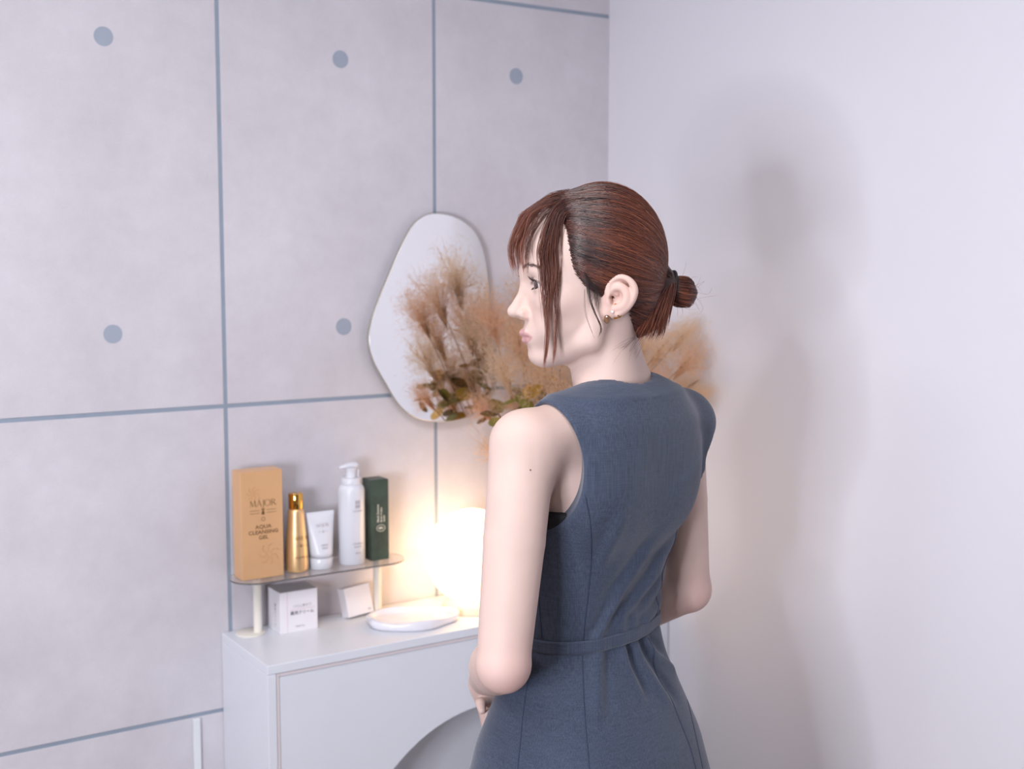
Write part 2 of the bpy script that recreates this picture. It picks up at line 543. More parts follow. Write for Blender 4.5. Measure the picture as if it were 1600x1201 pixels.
def strokes(name, segs, m, parent, loc, h, rot=(math.pi / 2, 0, 0)):
    """thick-and-thin roman capitals from stroke segments ((x0,z0),(x1,z1),width), scaled to height h"""
    vs, fs = [], []
    for (a, b, w) in segs:
        a, b = Vector(a), Vector(b); d = (b - a).normalized(); nn = Vector((-d.y, d.x)) * w / 2
        k = len(vs)
        for q in (a - nn, b - nn, b + nn, a + nn):
            vs.append((q.x * h, q.y * h, 0))
        fs.append((k, k + 1, k + 2, k + 3))
    o = pyd(name, vs, fs, m, parent); o.location = loc; o.rotation_euler = rot
    return o
def major_segs():
    T, t = 0.115, 0.05
    S = []
    def ell(cx, cz, rx, rz, a0, a1, n=14):
        for k in range(n):
            u, v = a0 + (a1 - a0) * k / n, a0 + (a1 - a0) * (k + 1) / n
            w = t + (T - t) * abs(math.cos((u + v) / 2)) ** 1.5
            S.append(((cx + rx * math.cos(u), cz + rz * math.sin(u)), (cx + rx * math.cos(v), cz + rz * math.sin(v)), w))
    x = 0.0   # M
    S += [((x + .06, 0), (x + .14, 1), t), ((x + .14, 1), (x + .48, 0.05), T), ((x + .48, .05), (x + .84, 1), t), ((x + .84, 1), (x + .92, 0), T),
          ((x, .02), (x + .16, .02), t * .8), ((x + .82, .02), (x + 1.02, .02), t * .8)]
    x = 1.12  # A with acute accent
    S += [((x + .05, 0), (x + .38, 1), t), ((x + .38, 1), (x + .76, 0), T), ((x + .17, .36), (x + .6, .36), t),
          ((x - .03, .02), (x + .14, .02), t * .8), ((x + .64, .02), (x + .86, .02), t * .8), ((x + .36, 1.12), (x + .52, 1.32), t * 1.3)]
    x = 2.06  # J
    S += [((x + .2, 1), (x + .2, -.02), T), ((x + .2, 0), (x + .1, -.2), t * 1.4), ((x + .1, -.2), (x - .08, -.26), t), ((x + .06, .98), (x + .34, .98), t * .8)]
    x = 2.45  # O
    ell(x + .48, .5, .47, .5, 0, 2 * math.pi, 28)
    x = 3.55  # R
    S += [((x + .1, 0), (x + .1, 1), T), ((x + .0, .02), (x + .24, .02), t * .8), ((x + .0, .98), (x + .3, .98), t)]
    ell(x + .3, .75, .27, .24, -math.pi / 2, math.pi / 2, 10)
    S += [((x + .1, .51), (x + .32, .51), t), ((x + .32, .5), (x + .78, 0), T)]
    W_ = 4.33
    return [((a[0] - W_ / 2, a[1]), (b[0] - W_ / 2, b[1]), w) for a, b, w in S]
MAJOR = major_segs()

def emblem(m, parent, x, y, z, s, face=None):
    """little figure between double rules"""
    vs, fs = [], []
    def q(x0, z0, x1, z1):
        k = len(vs); vs.extend([(x0, 0, z0), (x1, 0, z0), (x1, 0, z1), (x0, 0, z1)]); fs.append((k, k + 1, k + 2, k + 3))
    for sgn in (-1, 1):
        for dz in (.18, -.22):
            q(sgn * .55 if sgn > 0 else -2.0, dz, 2.0 if sgn > 0 else -.55, dz + .06)
    for dx, dz, w, hh in ((-.22, -.45, .44, .4), (-.12, -.05, .24, .25), (-.2, .2, .16, .3), (.04, .2, .16, .3)):
        q(dx, dz, dx + w, dz + hh)
    vs = [(a * s, 0, c * s) for a, _, c in vs]
    o = pyd('emblem', vs, fs, m, parent); o.location = (x, y, z); return o

def gold_box():
    yf = 2.076
    a = ony(378.5, 905, yf); b = ony(443.5, 894, yf)
    top = ony(378.5, 739, yf)
    w = float(b[0] - a[0]); h = float(top[2]) - SZ; d = 0.040
    t = thing('gold_carton', 'tall matte gold carton reading AQUA CLEANSING GEL on the acrylic shelf', 'box', (float((a[0] + b[0]) / 2), yf + d / 2, SZ))
    c = box('carton', (-w / 2, -d / 2, 0), (w / 2, d / 2, h), M_gold, t, 0.0008)
    box('top_flap', (-w / 2 + .002, -d / 2 + .0015, h + .0001), (w / 2 - .0005, d / 2 - .001, h + .0008), M_gold, t)
    f = -d / 2 - .0003
    strokes('lettering', MAJOR, M_ink, c, (.002, f, h * .675), w * .62 / 4.33)
    emblem(M_ink, c, .002, f, h * .625, w * .155)
    pts = [(.002 + .0035 * math.cos(k * .7), f, h * .555 + .0035 * math.sin(k * .7)) for k in range(10)]
    tube('crest', pts, .0004, M_ink, c, 4)
    for s, z in (('AQUA', .468), ('CLEANSING', .418), ('GEL', .368)):
        text_mesh('lettering', s, .0096, M_ink, c, (.002, f, h * z), bold=.00012, sx=1.1)
    # faint floral line print
    for (cx, cz, R_) in ((.012, h * .22, .02), (-.016, h * .80, .013)):
        for k in range(7):
            aa = 2 * math.pi * k / 7 + .3
            p = [(cx + R_ * u * math.cos(aa + .5 * math.sin(3.1 * u)), f, cz + R_ * u * math.sin(aa + .5 * math.sin(3.1 * u))) for u in np.linspace(.15, 1, 7)]
            tube('floral_line', p, .00025, mat_faint, c, 4)
mat_faint = mat('faint_gold_print', srgb(206, 146, 88), 0.4, 0.3)
gold_box()

def gold_bottle():
    yc = 2.094
    p = ony(464, 893, yc)
    t = thing('gold_bottle', 'slim gold bottle with a polished cap beside the tall gold carton', 'bottle', (float(p[0]), yc, SZ))
    H = 0.117
    prof = [(.0185, 0), (.0205, .0015), (.0212, .006), (.0214, .016), (.0210, .03), (.0198, .05), (.0178, .075), (.0160, .095), (.0150, .108), (.0146, .1125), (.0135, .1155), (.012, .117)]
    c = lathe('body', prof, M_goldm, t, 48)
    lathe('cap', [(.0132, H + .0004), (.0134, H + .001), (.0134, H + .0275), (.0128, H + .0288), (.005, H + .0290)], M_cap, t, 40)
    f = -.0208
    strokes('lettering', MAJOR, M_ink, c, (.0005, -.0216, .062), .0066)
    emblem(M_ink, c, .0005, -.0217, .051, .0055)
    text_mesh('lettering', 'AQUA LOTION', .0036, M_ink, c, (.0005, -.0218, .028))
gold_bottle()

def tube_cream():
    yc = 2.094
    a, b = ony(484.5, 887, yc), ony(518.5, 883, yc)
    x = float((a[0] + b[0]) / 2)
    t = thing('white_tube', 'white squeeze tube standing on its cap on the acrylic shelf', 'tube', (x, yc, SZ))
    r0 = float(b[0] - a[0]) / 2
    lathe('cap', [(r0 * .97, 0), (r0, .001), (r0, .0195), (r0 * .97, .0205)], M_wpl, t, 40)
    # body: round at the cap, flat crimp on top
    n = 40; vs, fs = [], []
    lv = 10; z0, z1 = .0212, .106
    for i in range(lv + 1):
        u = i / lv
        hx = r0 * (1.0 + .27 * u); hy = r0 * (1 - u) ** .8 + .0008
        for k in range(n):
            a_ = 2 * math.pi * k / n
            vs.append((hx * math.cos(a_), hy * math.sin(a_), z0 + (z1 - z0) * u))
    for i in range(lv):
        for k in range(n):
            fs.append((i * n + k, i * n + (k + 1) % n, (i + 1) * n + (k + 1) % n, (i + 1) * n + k))
    fs += [tuple(reversed(range(n))), tuple(range(lv * n, (lv + 1) * n))]
    c = pyd('body', vs, fs, M_wpl, t, True)
    tilt = math.pi / 2 - math.atan2(r0, (z1 - z0)) * 1.0
    def fy(z):
        u = (z - z0) / (z1 - z0); return -(r0 * (1 - u) ** .8 + .0008) - .0006
    strokes('lettering', MAJOR, M_inkg, c, (0, fy(.078), .079), .0058, (tilt, 0, 0))
    e = emblem(M_inkg, c, 0, fy(.070), .070, .0048); e.rotation_euler = (tilt - math.pi / 2, 0, 0)
    text_mesh('lettering', 'CREAM', .0042, M_inkg, c, (0, fy(.044), .044), (tilt, 0, 0))
    text_mesh('lettering', 'WASH', .0042, M_inkg, c, (0, fy(.038), .0385), (tilt, 0, 0))
tube_cream()

def pump_bottle():
    yc = 2.094
    p = ony(550, 880, yc)
    t = thing('pump_bottle', 'tall white pump bottle on the acrylic shelf beside the dark green carton', 'bottle', (float(p[0]), yc, SZ), 0.0)
    r = .0252
    c = lathe('body', [(r * .94, 0), (r, .003), (r, .139), (r * .985, .1425), (r * .93, .1465), (r * .82, .1500), (r * .76, .1515)], M_wpl, t, 48)
    lathe('collar', [(r * .74, .1518), (r * .75, .1525), (r * .74, .1625), (r * .70, .1640)], M_wpl, t, 40)
    lathe('stem', [(.0095, .1643), (.0092, .1780), (.0105, .1790), (.0105, .1830)], M_wpl, t, 28)
    box('lock_tab', (.0125, -.003, .1643), (.0155, .003, .1785), M_wpl, t, .0008)
    # nozzle, beak pointing left
    pts = [(.011, 0, .1862), (.004, 0, .1886), (-.006, 0, .1880), (-.016, 0, .1856), (-.0235, 0, .1826)]
    v, f = tube_geo(catmull(pts, 5), list(np.interp(range(21), [0, 4, 10, 16, 20], [.0085, .0098, .0085, .0055, .0026])), 14)
    v = [(q[0], q[1], .1855 + (q[2] - .1855) * .62) for q in v]
    pyd('nozzle', v, f, M_wpl, t, True)
    f = -r - .0002
    for dz, s in ((.117, '88'), (.109, '88')):
        text_mesh('lettering', s, .010, M_inkg, c, (.001, -.0256, dz))
    text_mesh('lettering', 'CLEANSING', .0038, M_inkg, c, (.001, -.0256, .1025))
    for dz, s in ((.040, 'SHAMPOO'), (.034, 'BEAUTY'), (.022, '300 ml')):
        text_mesh('lettering', s, .0042, M_inkg, c, (.001, -.0256, dz))
pump_bottle()

def green_box():
    yf = 2.082
    a, b = ony(580, 871, yf), ony(608, 868, yf)
    top = ony(580, 751, yf)
    w = float(b[0] - a[0]); d = .036; h = float(top[2]) - SZ
    t = thing('green_carton', 'narrow dark green carton with cream print at the lamp end of the shelf', 'box', (float((a[0] + b[0]) / 2), yf + d / 2, SZ))
    c = box('carton', (-w / 2, -d / 2, 0), (w / 2, d / 2, h), M_green, t, .0007)
    box('top_flap', (-w / 2 + .001, -d / 2 + .001, h + .0001), (w / 2 - .003, d / 2 - .001, h + .0012), M_green, t)
    f = -d / 2 - .0003
    R_ = (math.pi / 2, -math.pi / 2, 0)
    for dx, s, sz in ((-.003, 'Black Sesame', .0064), (.0035, 'Body Cream', .0056), (.0095, 'Scent', .0056)):
        text_mesh('lettering', s, sz, M_cprint, c, (dx + .001, f, h * .475), R_, 'LEFT', bold=.0001)
    ring = [(.002 + .0088 * math.cos(k * math.pi / 12), f, h * .40 + .0062 * math.sin(k * math.pi / 12)) for k in range(25)]
    tube('oval_mark', ring, .0006, M_cprint, c, 4)
    leafv = [(.002 + x * .0055, f, h * .40 + z * .0045) for x, z in ((-1, 0), (-.4, .6), (-.1, .2), (.2, .75), (.5, .2), (1, .1), (.4, -.5), (.1, -.1), (-.3, -.6))]
    pyd('leaf_mark', leafv, [tuple(range(len(leafv)))], M_cprint, c)
green_box()

def cream_box():
    yf = 2.078
    a, b = ony(438, 983, yf), ony(496.5, 973, yf)
    w = float(b[0] - a[0]); d = .058; h = float(ony(438, 918, yf)[2] - ony(438, 982.5, yf)[2])
    t = thing('white_carton', 'small upright white carton with Japanese print under the acrylic shelf', 'box', (float((a[0] + b[0]) / 2), yf + d / 2, CT))
    c = box('carton', (-w / 2, -d / 2, 0), (w / 2, d / 2, h), M_card, t, .0007)
    f = -d / 2 - .0003
    pyd('pink_rule', [(-w * .31, f, 0), (-w * .31 + .0008, f, 0), (-w * .31 + .0008, f, h), (-w * .31, f, h)], [(0, 1, 2, 3)], M_pink, t)
    pyd('pink_rule', [(-w * .25, f, h * .545), (w * .42, f, h * .545), (w * .42, f, h * .556), (-w * .25, f, h * .556)], [(0, 1, 2, 3)], M_pink, t)
    text_mesh('lettering', 'ハロム美セラ', .0062, M_inkg, t, (w * .085, f, h * .60))
    text_mesh('lettering', '薬用クリーム', .0078, M_inkd, t, (w * .085, f, h * .43), bold=.0001)
    text_mesh('lettering', 'CREAM 50g', .0036, M_inkg, t, (w * .02, f, h * .12))
    for k, ch in enumerate('薬用クリーム'):
        text_mesh('lettering', ch, .0062, M_inkg, t, (-w / 2 - .0003, -d * .12, h * .62 - k * .0072), (math.pi / 2, 0, -math.pi / 2))
cream_box()

def tilted_box():
    w, d, h = .056, .026, .056
    p = ony(560, 955, 2.108)
    t = thing('leaning_carton', 'small blank-fronted white carton tipped askew under the lamp end of the shelf', 'box', (float(p[0]), 2.108, CT))
    c = box('carton', (-w / 2, -d / 2, 0), (w / 2, d / 2, h), M_card, t, .0007)
    o2 = text_mesh('lettering', 'DB', .005, M_inkg, t, (w * .33, -d / 2 - .0003, h * .1))
    t.rotation_euler = (math.radians(-13), math.radians(-4), math.radians(5))
    t.location.z += .003
tilted_box()

def dish():
    c = onz(645, 976, CT)
    t = thing('ceramic_dish', 'glossy white wavy-rimmed ceramic dish on the cabinet in front of the lamp', 'dish', (1.077, 2.010, CT), math.radians(-17))
    M_cer = mat('glazed_ceramic', srgb(240, 238, 244), 0.08, noise=(10, 0.006), Coat_Weight=0.5)
    n = 96; rings = []
    def R_(a):
        return 1 + .05 * math.sin(3 * a + .6) + .035 * math.sin(5 * a + 2.0)
    A, B_ = .088, .056
    for s, z in ((.0, .0), (.90, .0), (.965, .003), (1.0, .010), (.985, .0165), (.945, .0185), (.90, .0165), (.86, .0105), (.80, .0075), (.0, .0068)):
        ring = []
        for k in range(n):
            a = 2 * math.pi * k / n
            w = s if s in (0.0,) else (s * R_(a))
            zz = z + (.0025 * math.sin(4 * a + .5) if z > .012 else 0)
            ring.append((A * w * math.cos(a), B_ * w * math.sin(a), zz))
        rings.append(ring)
    vs = [v for r in rings for v in r]; fs = []
    for i in range(len(rings) - 1):
        for k in range(n):
            fs.append((i * n + k, i * n + (k + 1) % n, (i + 1) * n + (k + 1) % n, (i + 1) * n + k))
    me = bpy.data.meshes.new('dish_body'); me.from_pydata(vs, [], fs)
    bm = bmesh.new(); bm.from_mesh(me); bmesh.ops.remove_doubles(bm, verts=bm.verts[:], dist=1e-6)
    from_bm('dish_body', bm, M_cer, t, True)
dish()
# ------------------------------------------------------------------ implicit-surface modelling (numpy)
class Field:
    """signed-distance volume on a rectilinear grid; shapes are blended in one after another"""
    def __init__(self, xs, ys, zs):
        self.xs, self.ys, self.zs = (np.asarray(a, np.float32) for a in (xs, ys, zs))
        self.v = np.full((len(xs), len(ys), len(zs)), 0.08, np.float32)
    def _sl(self, lo, hi):
        s = []
        for a, l, h in zip((self.xs, self.ys, self.zs), lo, hi):
            i = max(int(np.searchsorted(a, l)) - 1, 0); j = min(int(np.searchsorted(a, h)) + 1, len(a))
            if j <= i: return None
            s.append(slice(i, j))
        return tuple(s)
    def grid(self, s):
        return (self.xs[s[0]][:, None, None], self.ys[s[1]][None, :, None], self.zs[s[2]][None, None, :])
    def apply(self, fn, lo, hi, op='u', k=0.01):
        pad = k + 0.012
        s = self._sl(np.asarray(lo) - pad, np.asarray(hi) + pad)
        if s is None: return
        X, Y, Z = self.grid(s)
        d = fn(X, Y, Z).astype(np.float32)
        a = self.v[s]
        if op == 's':
            d = -d; h = np.maximum(k - np.abs(a - d), 0) / k
            self.v[s] = np.maximum(a, d) + h * h * k * 0.25
        elif op == 'i':
            h = np.maximum(k - np.abs(a - d), 0) / k
            self.v[s] = np.maximum(a, d) + h * h * k * 0.25
        else:
            h = np.maximum(k - np.abs(a - d), 0) / k
            self.v[s] = np.minimum(a, d) - h * h * k * 0.25
    def mesh(self):
        v = self.v; s = v < 0
        nx, ny, nz = v.shape
        c = np.zeros((nx - 1, ny - 1, nz - 1), np.uint8)
        for i in (0, 1):
            for j in (0, 1):
                for k in (0, 1):
                    c += s[i:nx - 1 + i, j:ny - 1 + j, k:nz - 1 + k]
        I, J, K = np.nonzero((c > 0) & (c < 8))
        idx = np.full(c.shape, -1, np.int32); idx[I, J, K] = np.arange(len(I))
        acc = np.zeros((len(I), 3)); cnt = np.zeros(len(I))
        g = (self.xs, self.ys, self.zs)
        cor = [(i, j, k) for i in (0, 1) for j in (0, 1) for k in (0, 1)]
        for a in cor:
            for ax in range(3):
                if a[ax]: continue
                b = list(a); b[ax] = 1
                va = v[I + a[0], J + a[1], K + a[2]]; vb = v[I + b[0], J + b[1], K + b[2]]
                m = (va < 0) != (vb < 0)
                t = np.where(m, va / np.where(m, va - vb, 1), 0)
                P = [g[q][(I, J, K)[q] + a[q]].astype(float) for q in range(3)]
                hi = g[ax][(I, J, K)[ax] + 1]
                P[ax] = P[ax] + t * (hi - P[ax])
                for q in range(3): acc[:, q] += np.where(m, P[q], 0)
                cnt += m
        V = acc / cnt[:, None]
        F = []
        for ax in range(3):
            o = [q for q in range(3) if q != ax]
            sl0 = [slice(None)] * 3; sl1 = [slice(None)] * 3
            sl0[ax] = slice(0, -1); sl1[ax] = slice(1, None)
            for q in o:
                sl0[q] = slice(1, -1); sl1[q] = slice(1, -1)
            s0, s1 = s[tuple(sl0)], s[tuple(sl1)]
            E = np.array(np.nonzero(s0 != s1))
            fl = s0[tuple(E)]
            E[o[0]] += 1; E[o[1]] += 1
            def cell(d0, d1):
                q = [E[0], E[1], E[2]]
                q[o[0]] = q[o[0]] + d0; q[o[1]] = q[o[1]] + d1
                return idx[tuple(q)]
            quad = np.stack([cell(-1, -1), cell(0, -1), cell(0, 0), cell(-1, 0)], 1)
            if ax == 1: fl = ~fl
            quad[~fl] = quad[~fl][:, ::-1]
            F.append(quad)
        return V, np.concatenate(F)

def s_ell(c, r, rot=None):
    c = np.asarray(c, float); r = np.asarray(r, float)
    def fn(X, Y, Z):
        x, y, z = X - c[0], Y - c[1], Z - c[2]
        if rot is not None:
            x, y, z = (rot[0][i] * x + rot[1][i] * y + rot[2][i] * z for i in range(3))
        k0 = np.sqrt((x / r[0]) ** 2 + (y / r[1]) ** 2 + (z / r[2]) ** 2)
        k1 = np.sqrt((x / r[0] ** 2) ** 2 + (y / r[1] ** 2) ** 2 + (z / r[2] ** 2) ** 2)
        return k0 * (k0 - 1) / np.maximum(k1, 1e-6)
    m = r if rot is None else np.full(3, r.max())
    return fn, c - m, c + m
def s_cone(a, b, r0, r1):
    a = np.asarray(a, float); b = np.asarray(b, float); d = b - a; L2 = float(d @ d)
    def fn(X, Y, Z):
        x, y, z = X - a[0], Y - a[1], Z - a[2]
        t = np.clip((x * d[0] + y * d[1] + z * d[2]) / L2, 0, 1)
        return np.sqrt((x - t * d[0]) ** 2 + (y - t * d[1]) ** 2 + (z - t * d[2]) ** 2) - (r0 + (r1 - r0) * t)
    m = max(r0, r1)
    return fn, np.minimum(a, b) - m, np.maximum(a, b) + m
def s_loft(tab, off=0.0, n=2.3):
    """upright body of superelliptic sections; rows (z, cx, cy, ax, ay)"""
    T = np.array(sorted(tab)); zz = T[:, 0]
    def fn(X, Y, Z):
        z = np.clip(Z, zz[0], zz[-1])
        # smooth interpolation
        def ip(c):
            fine = np.linspace(zz[0], zz[-1], 400)
            y = np.interp(fine, zz, T[:, c])
            w = max(1, int(400 * 0.02 / (zz[-1] - zz[0])))
            ker = np.hanning(2 * w + 3); ker /= ker.sum()
            y = np.convolve(np.pad(y, w + 1, 'edge'), ker, 'valid')
            return np.interp(z, fine, y)
        cx, cy, ax, ay = ip(1), ip(2), ip(3) + off, ip(4) + off
        rho = (np.abs((X - cx) / ax) ** n + np.abs((Y - cy) / ay) ** n) ** (1 / n)
        d = (rho - 1) * np.minimum(ax, ay)
        e = np.maximum(Z - zz[-1] - off, zz[0] - Z)
        return np.maximum(d, e)
    lo = np.array([(T[:, 1] - T[:, 3]).min(), (T[:, 2] - T[:, 4]).min(), zz[0]]) - off
    hi = np.array([(T[:, 1] + T[:, 3]).max(), (T[:, 2] + T[:, 4]).max(), zz[-1]]) + off
    return fn, lo, hi
def seg_axis(parts):
    """non-uniform axis from (start, end, step) pieces"""
    out = []
    for a, b, st in parts:
        n = max(1, int(round((b - a) / st)))
        out += list(np.linspace(a, b, n, endpoint=False))
    out.append(parts[-1][1]); return np.array(out)
def sdf_mesh(name, V, F):
    me = bpy.data.meshes.new(name)
    me.vertices.add(len(V)); me.vertices.foreach_set('co', V.astype(np.float32).ravel())
    me.loops.add(F.size); me.loops.foreach_set('vertex_index', F.astype(np.int32).ravel())
    me.polygons.add(len(F)); me.polygons.foreach_set('loop_start', np.arange(0, F.size, 4, dtype=np.int32))
    me.polygons.foreach_set('use_smooth', np.ones(len(F), bool))
    me.update(calc_edges=True); me.validate()
    return me
# ------------------------------------------------------------------ the woman: body
BC = 1.58 * _fh + 0.125 * _rh              # point on the floor below the body's middle
BH = math.radians(12.0)                    # body heading (turned left from the wall's normal)
HC = 1.57 * _fh + 0.1005 * _rh             # ear axis of the head, seen from above
HZ = 1.426
HALPHA = math.radians(10.0)
_hf = -_rh * math.cos(HALPHA) - _fh * math.sin(HALPHA)
HH = math.atan2(-_hf[0], _hf[1])           # head heading
_rel = HH - BH
_dx, _dy = HC[0] - BC[0], HC[1] - BC[1]
HO = np.array([_dx * math.cos(BH) + _dy * math.sin(BH), -_dx * math.sin(BH) + _dy * math.cos(BH), HZ])   # head origin in body frame
HR = np.array([[math.cos(_rel), -math.sin(_rel), 0], [math.sin(_rel), math.cos(_rel), 0], [0, 0, 1.0]])
HTILT = 0.0
def hd(p):
    """head frame (right, forward, up) -> body frame"""
    return HR @ np.asarray(p, float) + HO
def hell(c, r, rot=None):
    Rm = HR if rot is None else HR @ rot
    return s_ell(hd(c), r, Rm)
def hcone(a, b, r0, r1):
    return s_cone(hd(a), hd(b), r0, r1)
def body_to_world(P):
    P = np.atleast_2d(P); c, s = math.cos(BH), math.sin(BH)
    return np.stack([BC[0] + c * P[:, 0] - s * P[:, 1], BC[1] + s * P[:, 0] + c * P[:, 1], P[:, 2]], 1)

TORSO = [  # z, centre x, centre y, half width, half depth (garment outside)
    (1.300, 0, -.012, .085, .055), (1.275, 0, -.008, .135, .070), (1.24, 0, .000, .146, .080), (1.20, 0, .010, .143, .088), (1.14, 0, .022, .127, .092),
    (1.08, 0, .030, .115, .085), (1.03, 0, .032, .111, .077), (.995, 0, .032, .107, .073), (.96, 0, .032, .114, .080),
    (.90, 0, .030, .138, .104), (.84, 0, .028, .164, .126), (.70, 0, .025, .198, .158), (.52, 0, .02, .235, .195)]
EL, WL = (-.213, -.023, 1.007), (-.080, .148, .908)
ER, WR = (.178, .003, 1.018), (.085, .160, .915)
SL, SR = (-.158, .000, 1.254), (.145, .004, 1.247)

def hand_chains(W, u, v, n, curl=.35):
    """finger chains: u along the hand, v towards the thumb, n palm normal"""
    W, u, v, n = (np.asarray(a, float) for a in (W, u, v, n))
    u /= np.linalg.norm(u); v -= u * (u @ v); v /= np.linalg.norm(v); n = n - u * (u @ n) - v * (v @ n); n /= np.linalg.norm(n)
    ch = []
    for k, (off, ln, st) in enumerate(((.026, .92, .078), (.009, 1.0, .082), (-.009, .95, .080), (-.025, .76, .074))):
        p = W + u * st + v * off * 1.04; ang = curl + .12 * k
        pts = [W + u * .045 + v * off * .7, p]
        for L in (.040 * ln, .025 * ln, .019 * ln):
            p = p + (u * math.cos(ang) + n * math.sin(ang) - v * .12 * off / .026) * L; pts.append(p); ang += .5
        ch.append((pts, [.0095, .0082, .0074, .0067, .0056]))
    p = W + u * .022 + v * .020; pts = [p]
    for L, a, b in ((.038, .75, .35), (.028, .5, .5), (.022, .3, .6)):
        p = p + (u * math.cos(a) + v * math.sin(a) + n * b * .7) * L; pts.append(p)
    ch.append((pts, [.013, .0105, .0090, .0072]))
    palm = [(W + u * .012, W + u * .075 + v * .02, .019, .0125), (W + u * .012, W + u * .078, .019, .0125), (W + u * .012, W + u * .072 - v * .02, .018, .0120)]
    return ch, palm

def ear_parts(sgn):
    """ear pieces in the head frame on side sgn (-1 = her left)"""
    def E(px, py, out=0.0):
        f = -(px - 945.0) / 1283.0 - .004; z = -(py - 470.0) / 1283.0
        b = .0715 + max(-f - .004, -.006) * .42 + out
        return np.array([sgn * b, f, z])
    return E

def build_body_field():
    xs = seg_axis([(-.272, -.150, .004), (-.150, .100, .0013), (.100, .236, .0042)])
    ys = seg_axis([(-.135, -.112, .004), (-.112, .130, .0013), (.130, .262, .0021)])
    zs = seg_axis([(-.006, .76, .011), (.76, 1.0, .0022), (1.0, 1.325, .0040), (1.325, 1.580, .0013)])
    F = Field(xs, ys, zs)
    U = lambda p, k=.012: F.apply(*p, 'u', k)
    S = lambda p, k=.006: F.apply(*p, 's', k)
    # trunk (kept inside the garment)
    U(s_loft([r for r in TORSO if r[0] > .83], -.015), .01)
    for s in (-1, 1):
        U(s_cone((s * .040, -.018, 1.300), (s * .148, -.003, 1.254), .0275, .036), .03)
        # legs and feet
        U(s_cone((s * .062, .03, .80), (s * .062, .03, .47), .062, .050), .02)
        U(s_cone((s * .062, .03, .47), (s * .062, .0, .08), .049, .034), .005)
        U(s_cone((s * .062, -.01, .05), (s * .075, .14, .028), .040, .030), .03)
    # arms
    for (Sh, El, Wr) in ((SL, EL, WL), (SR, ER, WR)):
        Sh, El, Wr = map(np.array, (Sh, El, Wr))
        m = Sh * .55 + El * .45
        sx = np.sign(Sh[0])
        U(s_cone(Sh + [0, 0, .002], m, .0400, .0372), .022)
        U(s_ell(Sh + [sx * .004, -.002, -.030], (.038, .039, .050)), .004)
        U(s_cone(m, El, .0372, .0318), .002)
        d = (Wr - El) / np.linalg.norm(Wr - El)
        U(s_ell(El - d * .006 + [0, 0, -.012], (.0275, .0275, .0275)), .012)
        w2 = El * .68 + Wr * .32
        U(s_cone(El + d * .004 + [0, 0, -.006], w2, .0315, .0345), .006)
        U(s_cone(w2, Wr, .0345, .0215), .002)
    # hands
    ch1, pl1 = hand_chains(WL, (.38, .06, -.92), (.85, .28, .15), (.10, -.95, .0), 1.50)
    ch2, pl2 = hand_chains(WR, (-.38, .06, -.92), (-.90, .15, .3), (-.10, -.95, .0))
    for ch, pl in ((ch1, pl1), (ch2, pl2)):
        for a, b, r0, r1 in pl: U(s_cone(a, b, r0, r1), .012)
        for pts, rr in ch:
            for i in range(len(pts) - 1): U(s_cone(pts[i], pts[i + 1], rr[i], rr[i + 1]), .0025)
    # fingers of the right hand folded round the left
    def pxb(x, y, d):
        q = _O + ray(x, y) * d - np.array([BC[0], BC[1], 0]); c, sn = math.cos(BH), math.sin(BH)
        return np.array([c * q[0] + sn * q[1], -sn * q[0] + c * q[1], q[2]])
    knuckle = np.array(WR) + np.array((-.38, .06, -.92)) * .078
    for A, r0 in (((pxb(800, 1086, 1.700), pxb(764, 1090, 1.668), pxb(751, 1098, 1.652), pxb(753, 1109, 1.645)), .0078),
                  ((pxb(805, 1104, 1.700), pxb(777, 1108, 1.668), pxb(764, 1116, 1.652), pxb(768, 1128, 1.645)), .0075)):
        pts = [knuckle] + list(A); rr = [r0 * 1.1, r0, r0 * .95, r0 * .88, r0 * .7]
        for i in range(4): U(s_cone(pts[i], pts[i + 1], rr[i], rr[i + 1]), .0022)
    # neck
    U(s_cone((-.004, -.010, 1.295), hd((0, -.010, -.030)), .0470, .0450), .022)
    U(s_cone((-.028, -.026, 1.305), hd((-.028, -.026, -.015)), .020, .021), .02)
    U(s_cone((.026, -.026, 1.305), hd((.028, -.026, -.015)), .020, .021), .02)
    # sternomastoid of the turned neck
    U(s_cone((.012, .030, 1.295), hd((.050, -.020, -.020)), .010, .012), .02)
    # ---- head, modelled apart and then joined to the neck with a tight crease
    B0 = F.v; F.v = np.full(B0.shape, .08, np.float32)
    U(hell((0, .000, .050), (.0725, .0865, .0855)), .01)
    U(hell((0, .030, -.006), (.0570, .0535, .0740)), .02)       # middle of the face
    U(hell((0, .048, .055), (.0560, .0375, .0450)), .02)        # forehead
    U(hell((0, .034, -.048), (.0360, .0420, .0310)), .015)      # lower face
    U(hell((0, .0640, -.0700), (.0145, .0165, .0120)), .016)    # chin
    for s in (-1, 1):
        U(hcone((s * .012, .061, -.0705), (s * .0460, .010, -.0480), .0110, .0120), .014)
        U(hcone((s * .0460, .010, -.0480), (s * .0600, -.004, -.0050), .0120, .0115), .014)
        U(hell((s * .0385, .0545, -.0020), (.0205, .0215, .0185)), .016)    # cheek bone
        U(hell((s * .0290, .0560, -.0320), (.0190, .0190, .0200)), .014)    # cheek
        U(hcone((s * .008, .0780, .0350), (s * .040, .0640, .0375), .0090, .0095), .014)   # brow
        S(hell((s * .0290, .0925, .0190), (.0165, .0140, .0100)), .012)     # socket
    # nose
    U(hcone((0, .0785, .0350), (0, .0845, .0150), .0085, .0056), .010)
    U(hcone((0, .0845, .0150), (0, .1000, -.0128), .0050, .0068), .008)
    U(hcone((0, .0820, -.0040), (0, .0900, -.0155), .0070, .0090), .007)
    U(hell((0, .0995, -.0150), (.0082, .0080, .0072)), .004)
